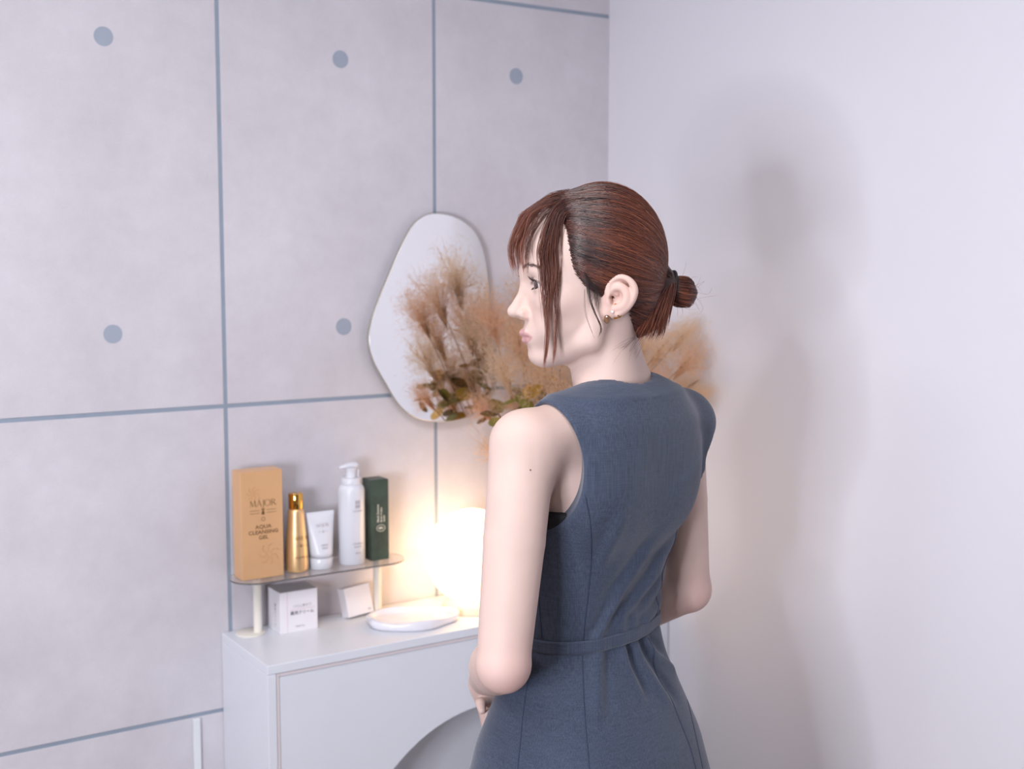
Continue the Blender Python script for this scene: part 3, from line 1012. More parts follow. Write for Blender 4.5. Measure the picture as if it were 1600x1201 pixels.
    for s in (-1, 1):
        U(hell((s * .0108, .0870, -.0172), (.0062, .0088, .0066)), .004)
        S(hell((s * .0178, .0860, -.0150), (.0030, .0050, .0070)), .004)
        S(hell((s * .0056, .0935, -.0242), (.0034, .0052, .0030)), .002)
    S(hell((0, .1000, -.0290), (.0200, .0070, .0050)), .006)    # under the nose
    # mouth
    U(hell((0, .0690, -.0430), (.0260, .0185, .0190)), .012)
    for s in (-1, 1):
        U(hcone((0, .0885, -.0410), (s * .0100, .0845, -.0412), .0040, .0040), .003)
        U(hcone((s * .0100, .0845, -.0412), (s * .0225, .0720, -.0458), .0040, .0016), .003)
        U(hcone((0, .0838, -.0508), (s * .0105, .0798, -.0506), .0052, .0048), .003)
        U(hcone((s * .0105, .0798, -.0506), (s * .0218, .0705, -.0470), .0048, .0016), .003)
        S(hcone((0, .0930, -.0460), (s * .0120, .0875, -.0460), .0009, .0009), .0020)
        S(hcone((s * .0120, .0875, -.0460), (s * .0225, .0735, -.0464), .0009, .0004), .0020)
    S(hell((0, .0890, -.0608), (.0180, .0065, .0045)), .007)    # hollow above the chin
    S(hcone((0, .0965, -.0280), (0, .0945, -.0355), .0020, .0024), .004)   # philtrum
    # eyes: lids as a shell around the eyeball with the opening cut in
    for s in (-1, 1):
        c = np.array((s * .0305, .0685, .0205))
        U(hell(c, (.0136, .0135, .0130)), .005)
        S(hell(c + (s * .0003, .0130, -.0006), (.0130, .0110, .0057)), .0015)
        for i in range(6):
            a0, a1 = -1 + i / 3, -1 + (i + 1) / 3
            q = lambda a: c + np.array((a * .0125, .0128 - .0065 * a * a, .0082 - .0036 * a * a))
            S(hcone(q(a0), q(a1), .0006, .0006), .0018)
    # ears
    for s in (-1, 1):
        E = ear_parts(s)
        U(hell(E(962, 459, -.002), (.0045, .0165, .0215), None), .004)
        U(hell(E(957, 474, -.003), (.0045, .0130, .0165), None), .004)
        U(hell(E(947, 487, -.001), (.0042, .0088, .0085), None), .004)      # lobe
        U(hcone((s * .062, -.012, .004), E(964, 462, -.006), .014, .012), .010)
        hel = [(946, 462), (944, 452), (946, 442), (953, 435), (963, 432.5), (973, 436), (980, 444), (982.5, 454), (980, 465), (974, 476), (966, 484), (957, 490)]
        hel = [tuple(p)[:2] for p in catmull([(x, y, 0) for x, y in hel], 4)]
        for a, b in zip(hel[:-1], hel[1:]):
            U(hcone(E(*a, .0022), E(*b, .0022), .0029, .0029), .0035)
        S(hell(E(957, 466, .0050), (.0060, .0080, .0115)), .005)            # concha
        S(hell(E(951, 467, .0020), (.0050, .0042, .0052)), .004)
        S(hell(E(962, 443, .0050), (.0026, .0075, .0045)), .004)            # fossa
        anti = [(955, 447), (963, 447), (970, 455), (971, 465), (966, 475), (957, 480)]
        anti = [tuple(p)[:2] for p in catmull([(x, y, 0) for x, y in anti], 4)]
        for a, b in zip(anti[:-1], anti[1:]):
            U(hcone(E(*a, .0026), E(*b, .0026), .0026, .0026), .005)
        U(hell(E(945.5, 470, .0010), (.0040, .0036, .0055)), .003)          # tragus
        U(hcone(E(949, 455, .0015), E(958, 459, .0010), .0022, .0016), .003)
    k = .009; h = np.maximum(k - np.abs(F.v - B0), 0) / k
    F.v = np.minimum(F.v, B0) - h * h * k * .25
    return F
# ------------------------------------------------------------------ the woman: meshes
WOMAN = thing('person', 'woman in a sleeveless slate-blue belted dress, back turned, looking left', 'person', (BC[0], BC[1], 0), BH)

def skin_mat():
    m = mat('skin', (0.74, 0.50, 0.42, 1), 0.56)
    nt = m.node_tree; p = nt.nodes['Principled BSDF']
    a = nt.nodes.new('ShaderNodeAttribute'); a.attribute_name = 'tint'
    tc = nt.nodes.new('ShaderNodeTexCoord')
    n = nt.nodes.new('ShaderNodeTexNoise'); n.inputs['Scale'].default_value = 22; n.inputs['Detail'].default_value = 5
    nt.links.new(tc.outputs['Object'], n.inputs['Vector'])
    mr = nt.nodes.new('ShaderNodeMapRange'); mr.inputs['From Min'].default_value = .3; mr.inputs['From Max'].default_value = .7
    mr.inputs['To Min'].default_value = .965; mr.inputs['To Max'].default_value = 1.03
    nt.links.new(n.outputs['Fac'], mr.inputs['Value'])
    mx = nt.nodes.new('ShaderNodeMix'); mx.data_type = 'RGBA'; mx.blend_type = 'MULTIPLY'; mx.inputs['Factor'].default_value = 1
    nt.links.new(a.outputs['Color'], mx.inputs['A']); nt.links.new(mr.outputs['Result'], mx.inputs['B'])
    nt.links.new(mx.outputs['Result'], p.inputs['Base Color'])
    p.inputs['Subsurface Weight'].default_value = 0.0
    p.inputs['Subsurface Radius'].default_value = (1.0, 0.35, 0.2)
    p.inputs['Subsurface Scale'].default_value = 0.006
    p.inputs['Specular IOR Level'].default_value = 0.32
    b = nt.nodes.new('ShaderNodeBump'); b.inputs['Strength'].default_value = 0.06; b.inputs['Distance'].default_value = 0.0006
    n2 = nt.nodes.new('ShaderNodeTexNoise'); n2.inputs['Scale'].default_value = 900
    nt.links.new(tc.outputs['Object'], n2.inputs['Vector']); nt.links.new(n2.outputs['Fac'], b.inputs['Height'])
    nt.links.new(b.outputs['Normal'], p.inputs['Normal'])
    return m
M_skin = skin_mat()

F_body = build_body_field()
VB, QB = F_body.mesh()
del F_body
def head_coords(V):
    return (V - HO) @ HR
def smooth(e0, e1, x):
    t = np.clip((x - e0) / (e1 - e0), 0, 1); return t * t * (3 - 2 * t)
def skin_tint(V):
    base = np.tile(np.array([0.700, 0.515, 0.445]), (len(V), 1))
    h = head_coords(V); ax = np.abs(h[:, 0])
    def blend(mask, col):
        base[:] = base * (1 - mask[:, None]) + np.array(col) * mask[:, None]
    # lips
    zu = -.0368 - .0090 * (ax / .0235) ** 2 + .0012 * np.exp(-((ax - .006) / .004) ** 2) - .0006 * np.exp(-(ax / .003) ** 2)
    zl = -.0562 + .0098 * (ax / .0225) ** 2
    lip = smooth(-.0012, .0008, zu - h[:, 2]) * smooth(-.0012, .0008, h[:, 2] - zl) * (h[:, 1] > .066) * (ax < .0245)
    blend(lip * .85, (.53, .27, .27))
    # warm cheeks, nose tip, ears, elbows, fingers
    for s in (-1, 1):
        d = np.linalg.norm((h - (s * .042, .058, -.012)) / (.022, .03, .018), axis=1); blend(.35 * np.exp(-d * d), (.74, .44, .39))
    ear = (ax > .068) * (h[:, 1] < .004) * (np.abs(h[:, 2]) < .035)
    blend(.35 * ear, (.75, .44, .37))
    for El in (EL, ER):
        d = np.linalg.norm(V - np.array(El) - (0, -.02, -.02), axis=1) / .045; blend(.55 * np.exp(-d * d), (.68, .40, .36))
    for Wr in (WL, WR):
        d = np.linalg.norm(V - np.array(Wr) - (.02, .02, -.09), axis=1) / .06; blend(.6 * np.exp(-d * d), (.68, .41, .38))
    # lash line: thin dark band at the rim of the upper lid
    for s in (-1, 1):
        c = np.array((s * .0305, .0685, .0205)); q = h - c
        e = np.sqrt((q[:, 0] / .0134) ** 2 + ((q[:, 2] + .0006) / .0060) ** 2)
        rim = np.exp(-((e - 1.0) / .13) ** 2) * (q[:, 1] > .002) * smooth(-.003, .001, q[:, 2])
        blend(np.clip(rim, 0, 1) * .8, (.10, .06, .055))
    return base
me = sdf_mesh('body', VB, QB)
att = me.color_attributes.new('tint', 'FLOAT_COLOR', 'POINT')
att.data.foreach_set('color', np.c_[skin_tint(VB), np.ones(len(VB))].astype(np.float32).ravel())
link('body', me, M_skin, WOMAN)
BVH_BODY = BVHTree.FromPolygons([tuple(v) for v in VB], [tuple(map(int, q)) for q in QB[::1]]) if True else None
# mole on the upper arm
M_mole = mat('mole', srgb(120, 82, 72), 0.5)

# ------------------------------------------------------------------ eyes
M_scl = mat('eye_white', srgb(232, 226, 226), 0.12, Coat_Weight=1.0)
M_iris = mat('eye_iris', srgb(74, 48, 42), 0.15, noise=(900, 0.3), Coat_Weight=1.0)
M_pup = mat('eye_pupil', srgb(10, 8, 8), 0.08, Coat_Weight=1.0)
gaze = HR @ np.array((-.30, 1.0, -.12)); gaze /= np.linalg.norm(gaze)
for s in (-1, 1):
    bm = bmesh.new(); bmesh.ops.create_uvsphere(bm, u_segments=48, v_segments=48, radius=.0120)
    q = Vector(gaze).to_track_quat('Z', 'Y').to_matrix().to_4x4()
    for f in bm.faces:
        c = f.calc_center_median(); r = math.hypot(c.x, c.y)
        f.material_index = (2 if r < .0025 else 1 if r < .0062 else 0) if c.z > 0 else 0
        f.smooth = True
    bmesh.ops.transform(bm, matrix=q, verts=bm.verts)
    mm = bpy.data.meshes.new('eye'); bm.to_mesh(mm); bm.free()
    for m_ in (M_scl, M_iris, M_pup): mm.materials.append(m_)
    o = bpy.data.objects.new('eye', mm); COL.objects.link(o); o.parent = WOMAN
    o.location = hd((s * .0305, .0685, .0205))

# ------------------------------------------------------------------ hair strands helper
def strand_mesh(name, paths, radii, tones, m, parent, sides=3):
    """paths: (N, S, 3); radii: (N,) root radius; tones: (N, S) attribute"""
    P = np.asarray(paths, float); N, S, _ = P.shape
    T = np.empty_like(P); T[:, 1:-1] = P[:, 2:] - P[:, :-2]; T[:, 0] = P[:, 1] - P[:, 0]; T[:, -1] = P[:, -1] - P[:, -2]
    T /= np.linalg.norm(T, axis=2, keepdims=True) + 1e-12
    ref = np.array([.31, .52, .79]); A = np.cross(T, ref); A /= np.linalg.norm(A, axis=2, keepdims=True) + 1e-12
    B = np.cross(T, A)
    prof = np.ones(S); prof[-1] = .15; prof[-2] = .55
    rad = np.asarray(radii)[:, None] * prof[None]
    V = np.empty((N, S, sides, 3))
    for k in range(sides):
        a = 2 * math.pi * k / sides
        V[:, :, k] = P + (A * math.cos(a) + B * math.sin(a)) * rad[..., None]
    idx = np.arange(N * S * sides).reshape(N, S, sides)
    Fs = [np.stack([idx[:, :-1, k], idx[:, :-1, (k + 1) % sides], idx[:, 1:, (k + 1) % sides], idx[:, 1:, k]], -1).reshape(-1, 4) for k in range(sides)]
    me = sdf_mesh(name, V.reshape(-1, 3), np.concatenate(Fs))
    if len(me.vertices) == N * S * sides:
        at = me.attributes.new('tone', 'FLOAT', 'POINT')
        at.data.foreach_set('value', np.repeat(np.asarray(tones, np.float32).reshape(N, S, 1), sides, 2).ravel())
    o = link(name, me, m, parent); o['kind'] = 'stuff'
    return o

def hair_mat(name, rough=.40, noise_dir=False):
    m = mat(name, srgb(70, 40, 32), rough)
    nt = m.node_tree; p = nt.nodes['Principled BSDF']
    a = nt.nodes.new('ShaderNodeAttribute'); a.attribute_name = 'tone'
    r = nt.nodes.new('ShaderNodeValToRGB'); cr = r.color_ramp
    cr.elements[0].position = 0.0; cr.elements[0].color = srgb(38, 24, 24)
    cr.elements[1].position = 1.0; cr.elements[1].color = srgb(172, 104, 74)
    e = cr.elements.new(.35); e.color = srgb(72, 40, 34)
    e = cr.elements.new(.7); e.color = srgb(124, 68, 48)
    nt.links.new(a.outputs['Fac'], r.inputs['Fac']); nt.links.new(r.outputs['Color'], p.inputs['Base Color'])
    p.inputs['Specular IOR Level'].default_value = 0.6
    return m
M_hair = hair_mat('brown_hair')
M_haircap = mat('brown_hair_mass', srgb(58, 34, 30), 0.5, noise=(60, 0.25))
M_tie_h = mat('black_elastic', srgb(22, 20, 22), 0.6, noise=(60, 0.2))

# hair mass, modelled in the head frame
HAIR_E = [((0, -.012, .050), (.0795, .0840, .0970)), ((0, .010, .054), (.0750, .0740, .0860))]
NAPE = ((0, -.046, .004), (.0560, .0440, .0600))
KB = np.array((-.006, -.0970, .0210))
POLY = [(.20, .30), (.0720, .112), (.0480, .103), (.0410, .086), (.0400, .058), (.0325, .034), (.0210, .016), (.0080, .015), (-.010, .0225), (-.028, .0220), (-.0385, .010),
        (-.0420, -.010), (-.0460, -.034), (-.0480, -.050), (-.25, -.060), (-.25, .30)]
def poly_sd(Y, Z):
    P = np.array(POLY); d = np.full(np.broadcast(Y, Z).shape, 9.0); sgn = np.ones(d.shape)
    n = len(P)
    for i in range(n):
        a, b = P[i], P[(i + 1) % n]; e = b - a
        wy, wz = Y - a[0], Z - a[1]
        t = np.clip((wy * e[0] + wz * e[1]) / (e @ e), 0, 1)
        d = np.minimum(d, (wy - t * e[0]) ** 2 + (wz - t * e[1]) ** 2)
        c1 = (a[1] > Z) != (b[1] > Z)
        with np.errstate(divide='ignore', invalid='ignore'):
            xi = (b[0] - a[0]) * (Z - a[1]) / (b[1] - a[1]) + a[0]
        sgn = np.where(c1 & (Y < xi), -sgn, sgn)
    return sgn * np.sqrt(d)
def build_hair():
    ax = np.arange(-.095, .0951, .0017); ay = np.arange(-.155, .105, .0017); az = np.arange(-.075, .160, .0017)
    F = Field(ax, ay, az)
    for c, r in HAIR_E: F.apply(*s_ell(c, np.array(r) - .0028), 'u', .004)
    F.apply(*s_ell(NAPE[0], np.array(NAPE[1]) - .002), 'u', .008)
    F.apply(lambda X, Y, Z: poly_sd(Y + 0 * X, Z + 0 * X) + .0065, (-.1, -.16, -.08), (.1, .11, .17), 'i', .006)
    # knot, loop and tail
    F.apply(*s_cone((-.004, -.088, .024), (-.005, -.104, .016), .022, .0165), 'u', .012)
    F.apply(*s_ell((-.004, -.1205, .009), (.0165, .0165, .0185)), 'u', .004)
    F.apply(*s_cone((-.016, -.093, .018), (-.034, -.072, -.024), .0125, .0120), 'u', .008)
    V, Q = F.mesh()
    return V, Q
VH, QH = build_hair()
VHb = VH @ HR.T + HO
HAIR = link('hair', sdf_mesh('hair', VHb, QH), M_haircap, WOMAN)

def surf_r(u):
    """distance from the hair centre to the outer hair surface along unit directions u"""
    C = np.array((0, -.006, .050)); best = np.zeros(len(u))
    for c, r in HAIR_E + [NAPE]:
        o = (C - np.array(c)) / r; d = u / np.array(r)
        A = (d * d).sum(1); B = (o * d).sum(1); CC = (o @ o) - 1
        disc = B * B - A * CC
        t = np.where(disc > 0, (-B + np.sqrt(np.maximum(disc, 0))) / A, 0)
        best = np.maximum(best, t)
    return best
HCEN = np.array((0, -.006, .050))
def scalp_paths(roots, S=18, start=None, clump=None, lift=None, target=KB):
    N = len(roots)
    u0 = roots - HCEN; u0 /= np.linalg.norm(u0, axis=1, keepdims=True)
    k = target + rng.normal(0, 1, (N, 3)) * (.010, .002, .008); u1 = k - HCEN; u1 /= np.linalg.norm(u1, axis=1, keepdims=True)
    om = np.arccos(np.clip((u0 * u1).sum(1), -1, 1))
    out = np.empty((N, S, 3))
    side = np.cross(u0, u1); side /= np.linalg.norm(side, axis=1, keepdims=True) + 1e-9
    st = np.zeros(N) if start is None else start
    for i in range(S):
        t = st + (1 - st) * i / (S - 1)
        w0 = np.sin((1 - t) * om) / np.sin(om); w1 = np.sin(t * om) / np.sin(om)
        u = u0 * w0[:, None] + u1 * w1[:, None]
        bend = np.sin(math.pi * np.clip(t, 0, 1)) * clump
        u = u + side * bend[:, None]; u /= np.linalg.norm(u, axis=1, keepdims=True)
        rr = surf_r(u) + lift * (.35 + .65 * np.sin(math.pi * np.clip(t, .0, 1)) ** .6) + np.minimum(t - .02, 0) * .085
        out[:, i] = HCEN + u * rr[:, None]
    return out
def to_body(P):
    return P @ HR.T + HO

def smooth_noise(x, seed, n=64):
    r = np.random.default_rng(seed).uniform(-1, 1, n + 1)
    x = (np.asarray(x) % 1.0) * n; i = x.astype(int) % n; f = x - np.floor(x); f = f * f * (3 - 2 * f)
    return r[i] * (1 - f) + r[(i + 1) % n] * f

def make_scalp():
    # hairline (left side, mirrored for the right) given in side view (forward, up)
    line = np.array([(.050, .128), (.0475, .1150), (.0440, .1000), (.0420, .0860), (.0410, .0700), (.0400, .0560), (.0365, .0430), (.0315, .0310), (.0225, .0200), (.0130, .0160), (.0, .0215), (-.014, .0260), (-.030, .0240), (-.040, .008), (-.044, -.012), (-.048, -.034), (-.051, -.046)])
    N = 5600
    s = np.sort(rng.uniform(0, 1, N)) * (len(line) - 1)
    i = np.minimum(s.astype(int), len(line) - 2); f = (s - i)[:, None]
    yz = line[i] * (1 - f) + line[i + 1] * f + rng.normal(0, .0012, (N, 2))
    # x from the hair surface (walk outwards)
    sgn = np.where(rng.uniform(0, 1, N) < .74, -1.0, 1.0)
    xs_ = np.zeros(N)
    for c, r in HAIR_E + [NAPE]:
        q = 1 - ((yz[:, 0] - c[1]) / r[1]) ** 2 - ((yz[:, 1] - c[2]) / r[2]) ** 2
        xs_ = np.maximum(xs_, r[0] * np.sqrt(np.maximum(q, 0)))
    top = s < 1.0
    xs_ = np.where(top, xs_ * rng.uniform(0, 1, N), xs_)
    roots = np.c_[sgn * xs_, yz]
    cl = s / (len(line) - 1)
    start = np.where(rng.uniform(0, 1, N) < .6, -rng.uniform(0, .055, N) ** 1.0, rng.uniform(0, .5, N))
    clump = .055 * smooth_noise(cl, 1, 40) + .02 * smooth_noise(cl * 3.1, 2, 90) + rng.normal(0, .006, N)
    clump = clump * (1 - .4 * (s > 9))
    lift = -.0004 + .0020 * (smooth_noise(cl * 1.7, 3, 110) * .5 + .5) + rng.uniform(0, .0005, N)
    P = scalp_paths(roots, 20, start, clump, lift)
    tt = np.linspace(0, 1, 20)[None]
    tone = .24 + .36 * smooth(0, .75, start[:, None] + (1 - start[:, None]) * tt) + .28 * smooth_noise(cl * 2.3, 4, 150)[:, None] + rng.normal(0, .11, N)[:, None]
    strand_mesh('hair_strands', to_body(P), rng.uniform(.00034, .00052, N), np.clip(tone, 0, 1), M_hair, HAIR)
    # loose, lighter hairs lying over the crown
    n2 = 130
    sel = rng.choice(np.nonzero((s < 9) & (sgn < 0))[0], n2, replace=False)
    P2 = scalp_paths(roots[sel], 20, rng.uniform(.15, .4, n2), clump[sel] + rng.normal(0, .05, n2), rng.uniform(.0012, .0030, n2))
    strand_mesh('flyaway_hair', to_body(P2), rng.uniform(.00016, .00026, n2), np.tile(rng.uniform(.6, .95, n2)[:, None], (1, 20)), M_hair, HAIR)
make_scalp()

def bundle(name, guides, n, spread, S=18, r=(.0003, .00045), tone=(.2, .7), noise=.0012, lens=None, tone_jit=.1, parent=None):
    """strands following a set of guide curves (head frame); each strand mixes guides randomly"""
    G_ = [np.array([tuple(p) for p in catmull(g, 12)]) for g in guides]
    def resample(c):
        d = np.r_[0, np.cumsum(np.linalg.norm(np.diff(c, axis=0), axis=1))]; d /= d[-1]
        q = np.linspace(0, 1, 60); return np.stack([np.interp(q, d, c[:, k]) for k in range(3)], 1)
    G_ = np.stack([resample(g) for g in G_])
    P = np.empty((n, S, 3)); tn = np.empty((n, S))
    for i in range(n):
        u = rng.uniform(0, len(G_) - 1) if len(G_) > 1 else 0
        k = int(min(u, max(len(G_) - 2, 0))); f = u - k if len(G_) > 1 else 0
        c = G_[k] * (1 - f) + (G_[k + 1] * f if len(G_) > 1 else 0)
        L = 1.0 if lens is None else rng.uniform(*lens)
        q = np.linspace(0, L, S) * 59
        pts = np.stack([np.interp(q, np.arange(60), c[:, a]) for a in range(3)], 1)
        tt = np.linspace(0, 1, S)[:, None]
        sp = np.interp(np.linspace(0, L, S), np.linspace(0, 1, len(spread)), spread)[:, None]
        pts = pts + rng.normal(0, 1, 3)[None] * sp + np.sin(tt * rng.uniform(2, 7) + rng.uniform(0, 6)) * rng.normal(0, noise, 3)[None] * tt
        P[i] = pts
        tn[i] = np.clip(tone[0] + (tone[1] - tone[0]) * tt[:, 0] * L + rng.normal(0, tone_jit), 0, 1)
    return strand_mesh(name, to_body(P), rng.uniform(*r, n), tn, M_hair, HAIR if parent is None else parent)

def make_locks():
    # loop of the bun: out along the near side, round the tip, back along the far side
    g = []
    for z in np.linspace(-.0175, .0185, 7):
        w = math.sqrt(max(0, 1 - (z / .0205) ** 2)) * .94 + .06
        z0 = .010 + z
        g.append([(-.004 - .012 * w, -.1015, .015 + z * .7), (-.004 - .0175 * w, -.1120, z0 + .001), (-.004 - .0150 * w, -.1255, z0 - .001), (-.004, -.1210 - .0165 * w, z0 - .002 - .3 * z),
                  (-.004 + .015 * w, -.1255, z0 - .001), (-.004 + .0165 * w, -.112, z0), (-.004 + .012 * w, -.102, .014 + z * .7)])
    bundle('bun_hair', g, 760, (.0006, .0011, .0010), 22, (.0003, .00048), (.45, .80), .0008, None, .2)
    # ends of the tail hanging beside the nape
    g = []
    for u in np.linspace(0, 1, 6):
        g.append([(-.006, -.100 + .004 * u, .034 - .010 * u), (-.020, -.1010 + .010 * u, .022 - .006 * u), (-.034 - .004 * u, -.0945 + .022 * u, .000), (-.042 - .004 * u, -.0850 + .030 * u, -.028 - .004 * u), (-.043 - .004 * u, -.0800 + .034 * u, -.044 - .004 * u)])
    bundle('tail_hair', g, 620, (.0022, .0022, .0030), 18, (.0003, .00045), (.34, .80), .0015, (.72, 1.03), .16)
    # wrap round the base of the knot
    g = []
    for u in np.linspace(0, 1, 4):
        g.append([(-.030, -.080 + .0 * u, .045 - .012 * u), (-.022, -.096, .034 - .010 * u), (-.012, -.1035, .020 - .010 * u), (-.0, -.1045, .008 - .006 * u)])
    bundle('bun_hair', g, 200, (.0016, .0016, .0014), 14, (.0003, .00045), (.35, .55), .001, None, .1)
    # see-through fringe falling forward from the parting: an outer veil and a layer close to the forehead
    for j, x0 in enumerate(np.linspace(.048, -.026, 11)):
        x1 = x0 * 1.05 + .004 * math.sin(j * 2.3); tip = .031 + .005 * math.sin(j * 1.7)
        for hug, cnt in ((1.0, 17), (.5, 9)):
            zr = .133 - 14.0 * x0 * x0
            fy = lambda v: .078 + (v - .078) * hug
            g = []
            for dx in (-.0045, .0045):
                g.append([(x0 + dx, .030, zr + .002), (x0 * 1.02 + dx, .056, zr - .004), (x1 + dx, .050 + .032 * (.4 + .6 * hug), .108), (x1 + dx * .9, fy(.0985 - 8.0 * x1 * x1), .084), (x1 + dx * .6, fy(.1050 - 8.5 * x1 * x1) + .004 * (1 - hug), .060), (x1 * .97 + .001 * j % .003, fy(.0990 - 8.5 * x1 * x1) + .006 * (1 - hug), tip)])
            bundle('fringe', g, cnt, (.0018, .0015, .0004), 18, (.00018, .00030), (.30, .95), .0014, (.80, 1.0), .13)
    # sparse strands over the bare part of the forehead
    for tip in ((-.034, .090, .048), (-.029, .094, .042), (-.040, .083, .044)):
        bundle('fringe', [[(-.026, .040, .123), (-.034, .066, .107), (-.037, .086, .080), tip]], 9, (.0012, .0016, .0007), 16, (.0002, .0003), (.2, .6), .0015, (.8, 1), .1)
    # long face-framing lock
    g1 = [[(-.020 - .028 * u, .036, .127 - .022 * u), (-.040 - .014 * u, .062 - .012 * u, .106 - .004 * u), (-.0540 - .006 * u, .0780 - .024 * u, .066), (-.0600, .0765 - .022 * u, .030), (-.0605, .0770 - .018 * u, .000), (-.0590, .0730 - .012 * u, -.030)] for u in (0, .33, .66, 1)]
    bundle('side_lock', g1, 200, (.0018, .0022, .0012), 20, (.00022, .00034), (.26, .92), .0016, (.55, 1.0), .13)
    for (a, tip, n) in (((.0755, .0715, .0690), (-.0560, .0725, -.0830), 46), ((.0600, .0580, .0585), (-.0560, .0610, -.0790), 30), ((.0690, .0680, .0680), (-.0560, .0700, -.060), 18)):
        bundle('side_lock', [[(-.034, .040, .117), (-.0500, .062, .088), (-.0590, a[0], .048), (-.0610, a[1], .000), (-.0590, a[2], -.040), tip]], n, (.0034, .0024, .0003), 24, (.00022, .00034), (.26, .85), .001, (.9, 1.0), .1)
    # fine short hairs at the temple and before the ear
    g = [[(-.0735, .027 - .016 * u, .036 - .020 * u), (-.0745, .0225 - .014 * u, .022 - .016 * u), (-.0735, .020 - .012 * u, .004 - .008 * u), (-.0720, .018 - .010 * u, -.010 - .004 * u)] for u in (0, .5, 1)]
    bundle('temple_hair', g, 90, (.0008, .0014, .0014), 10, (.0001, .00016), (.12, .25), .0012, (.3, 1.0), .06)
    bundle('temple_hair', [[(-.0740, .0225, .022), (-.0755, .0200, .004), (-.0750, .0130, -.014), (-.0735, .0050, -.032), (-.0700, .0080, -.044)]], 12, (.0010, .0006, .0004), 18, (.00016, .00024), (.05, .2), .0006, (.85, 1.0), .05)
    bundle('temple_hair', [[(-.0735, .026, .014), (-.0760, .026, -.010), (-.0740, .020, -.028), (-.0690, .010, -.050)]], 3, (.0010, .0010, .0008), 16, (.0001, .00014), (.05, .2), .0006, (.8, 1.0), .05)
    # wisps on the nape
    for a, b in (((-.046, -.050, -.046), (-.042, -.030, -.095)), ((-.048, -.046, -.044), (-.046, -.012, -.085)), ((-.040, -.058, -.048), (-.036, -.040, -.088)), ((-.047, -.048, -.045), (-.048, -.004, -.070))):
        m_ = [(a[i] + b[i]) / 2 + (-.006 if i == 0 else 0.003) for i in range(3)]
        bundle('nape_hair', [[a, m_, b]], 6, (.0015, .002, .0025), 12, (.00006, .0001), (.2, .6), .002, (.5, 1.0), .08)
    # stray hairs round the bun and crown
    n = 26
    for i in range(n):
        c = np.array((-.004, -.120, .010)) + rng.normal(0, .006, 3)
        d = rng.normal(0, 1, 3); d[1] = -abs(d[1]); d /= np.linalg.norm(d)
        e = np.cross(d, rng.normal(0, 1, 3)); e /= np.linalg.norm(e)
        L = rng.uniform(.022, .036)
        bundle('stray_hair', [[c + d * .012, c + d * L * .8 + e * .004, c + d * L + e * rng.uniform(-.012, .012)]], 1, (0, 0, 0), 10, (.00008, .00012), (.5, .8), 0, None, .05)
make_locks()

def elastic():
    pts = []
    for k in range(41):
        a = 2 * math.pi * k / 40
        pts.append(hd((-.0045 + .0172 * math.cos(a), -.1050 - .003 * math.sin(a), .0150 + .0205 * math.sin(a))))
    tube('hair_elastic', pts, .0021, M_tie_h, HAIR, 10)['label'] = 'black hair elastic'
elastic()

# ------------------------------------------------------------------ brows and lashes
def head_ray(x, z, y0=.16):
    o = hd((x, y0, z)); d = HR @ np.array((0, -1.0, 0))
    h = BVH_BODY.ray_cast(Vector(o), Vector(d))
    return None if h[0] is None else (np.array(h[0]), np.array(h[1]))
def brows():
    M_brow = mat('brow_hair', srgb(104, 84, 86), 0.6)
    M_lash = mat('lashes', srgb(26, 20, 22), 0.5)
    for s in (-1, 1):
        P = []
        for i in range(240):
            u = rng.uniform(0, 1)
            x = s * (.0120 + .036 * u); zc = .0400 + .0055 * math.sin(u * 2.2) - .004 * u * u
            z = zc + rng.normal(0, .0017) * (1 - .6 * u)
            h = head_ray(x, z)
            if h is None: continue
            p, n = h
            d = HR @ np.array((s * (.75 + .3 * u), -.25 * u, .55 - .8 * u)); d -= n * (d @ n); d /= np.linalg.norm(d)
            P.append([p + n * .0002, p + d * .0028 + n * .0007, p + d * .0058 + n * .0006])
        P = np.array(P)
        strand_mesh('eyebrow', P, np.full(len(P), .00013), np.zeros((len(P), 3)), M_brow, WOMAN)
        P = []
        c = np.array((s * .0305, .0685, .0205))
        for i in range(34):
            u = -1 + 2 * i / 33
            b = c + np.array((u * .0128, .0123 - .0052 * u * u, .0048 - .0040 * u * u))
            d = np.array((u * .45 + s * .15, 1.0, .25)); d /= np.linalg.norm(d)
            L = .0075 + .002 * (s * u) + rng.normal(0, .0006)
            P.append([hd(b + d * L * t + np.array((0, 0, 1)) * L * .45 * t * t) for t in (0, .33, .66, 1)])
        for i in range(20):
            u = -.9 + 1.8 * i / 19
            b = c + np.array((u * .0125, .0118 - .0050 * u * u, -.0060 + .0036 * u * u))
            d = np.array((u * .4, 1.0, -.35)); d /= np.linalg.norm(d)
            P.append([hd(b + d * .0034 * t) for t in (0, .33, .66, 1)])
        P = np.array(P)
        strand_mesh('eyelashes', P, np.full(len(P), .00022), np.zeros((len(P), 4)), M_lash, WOMAN)
brows()

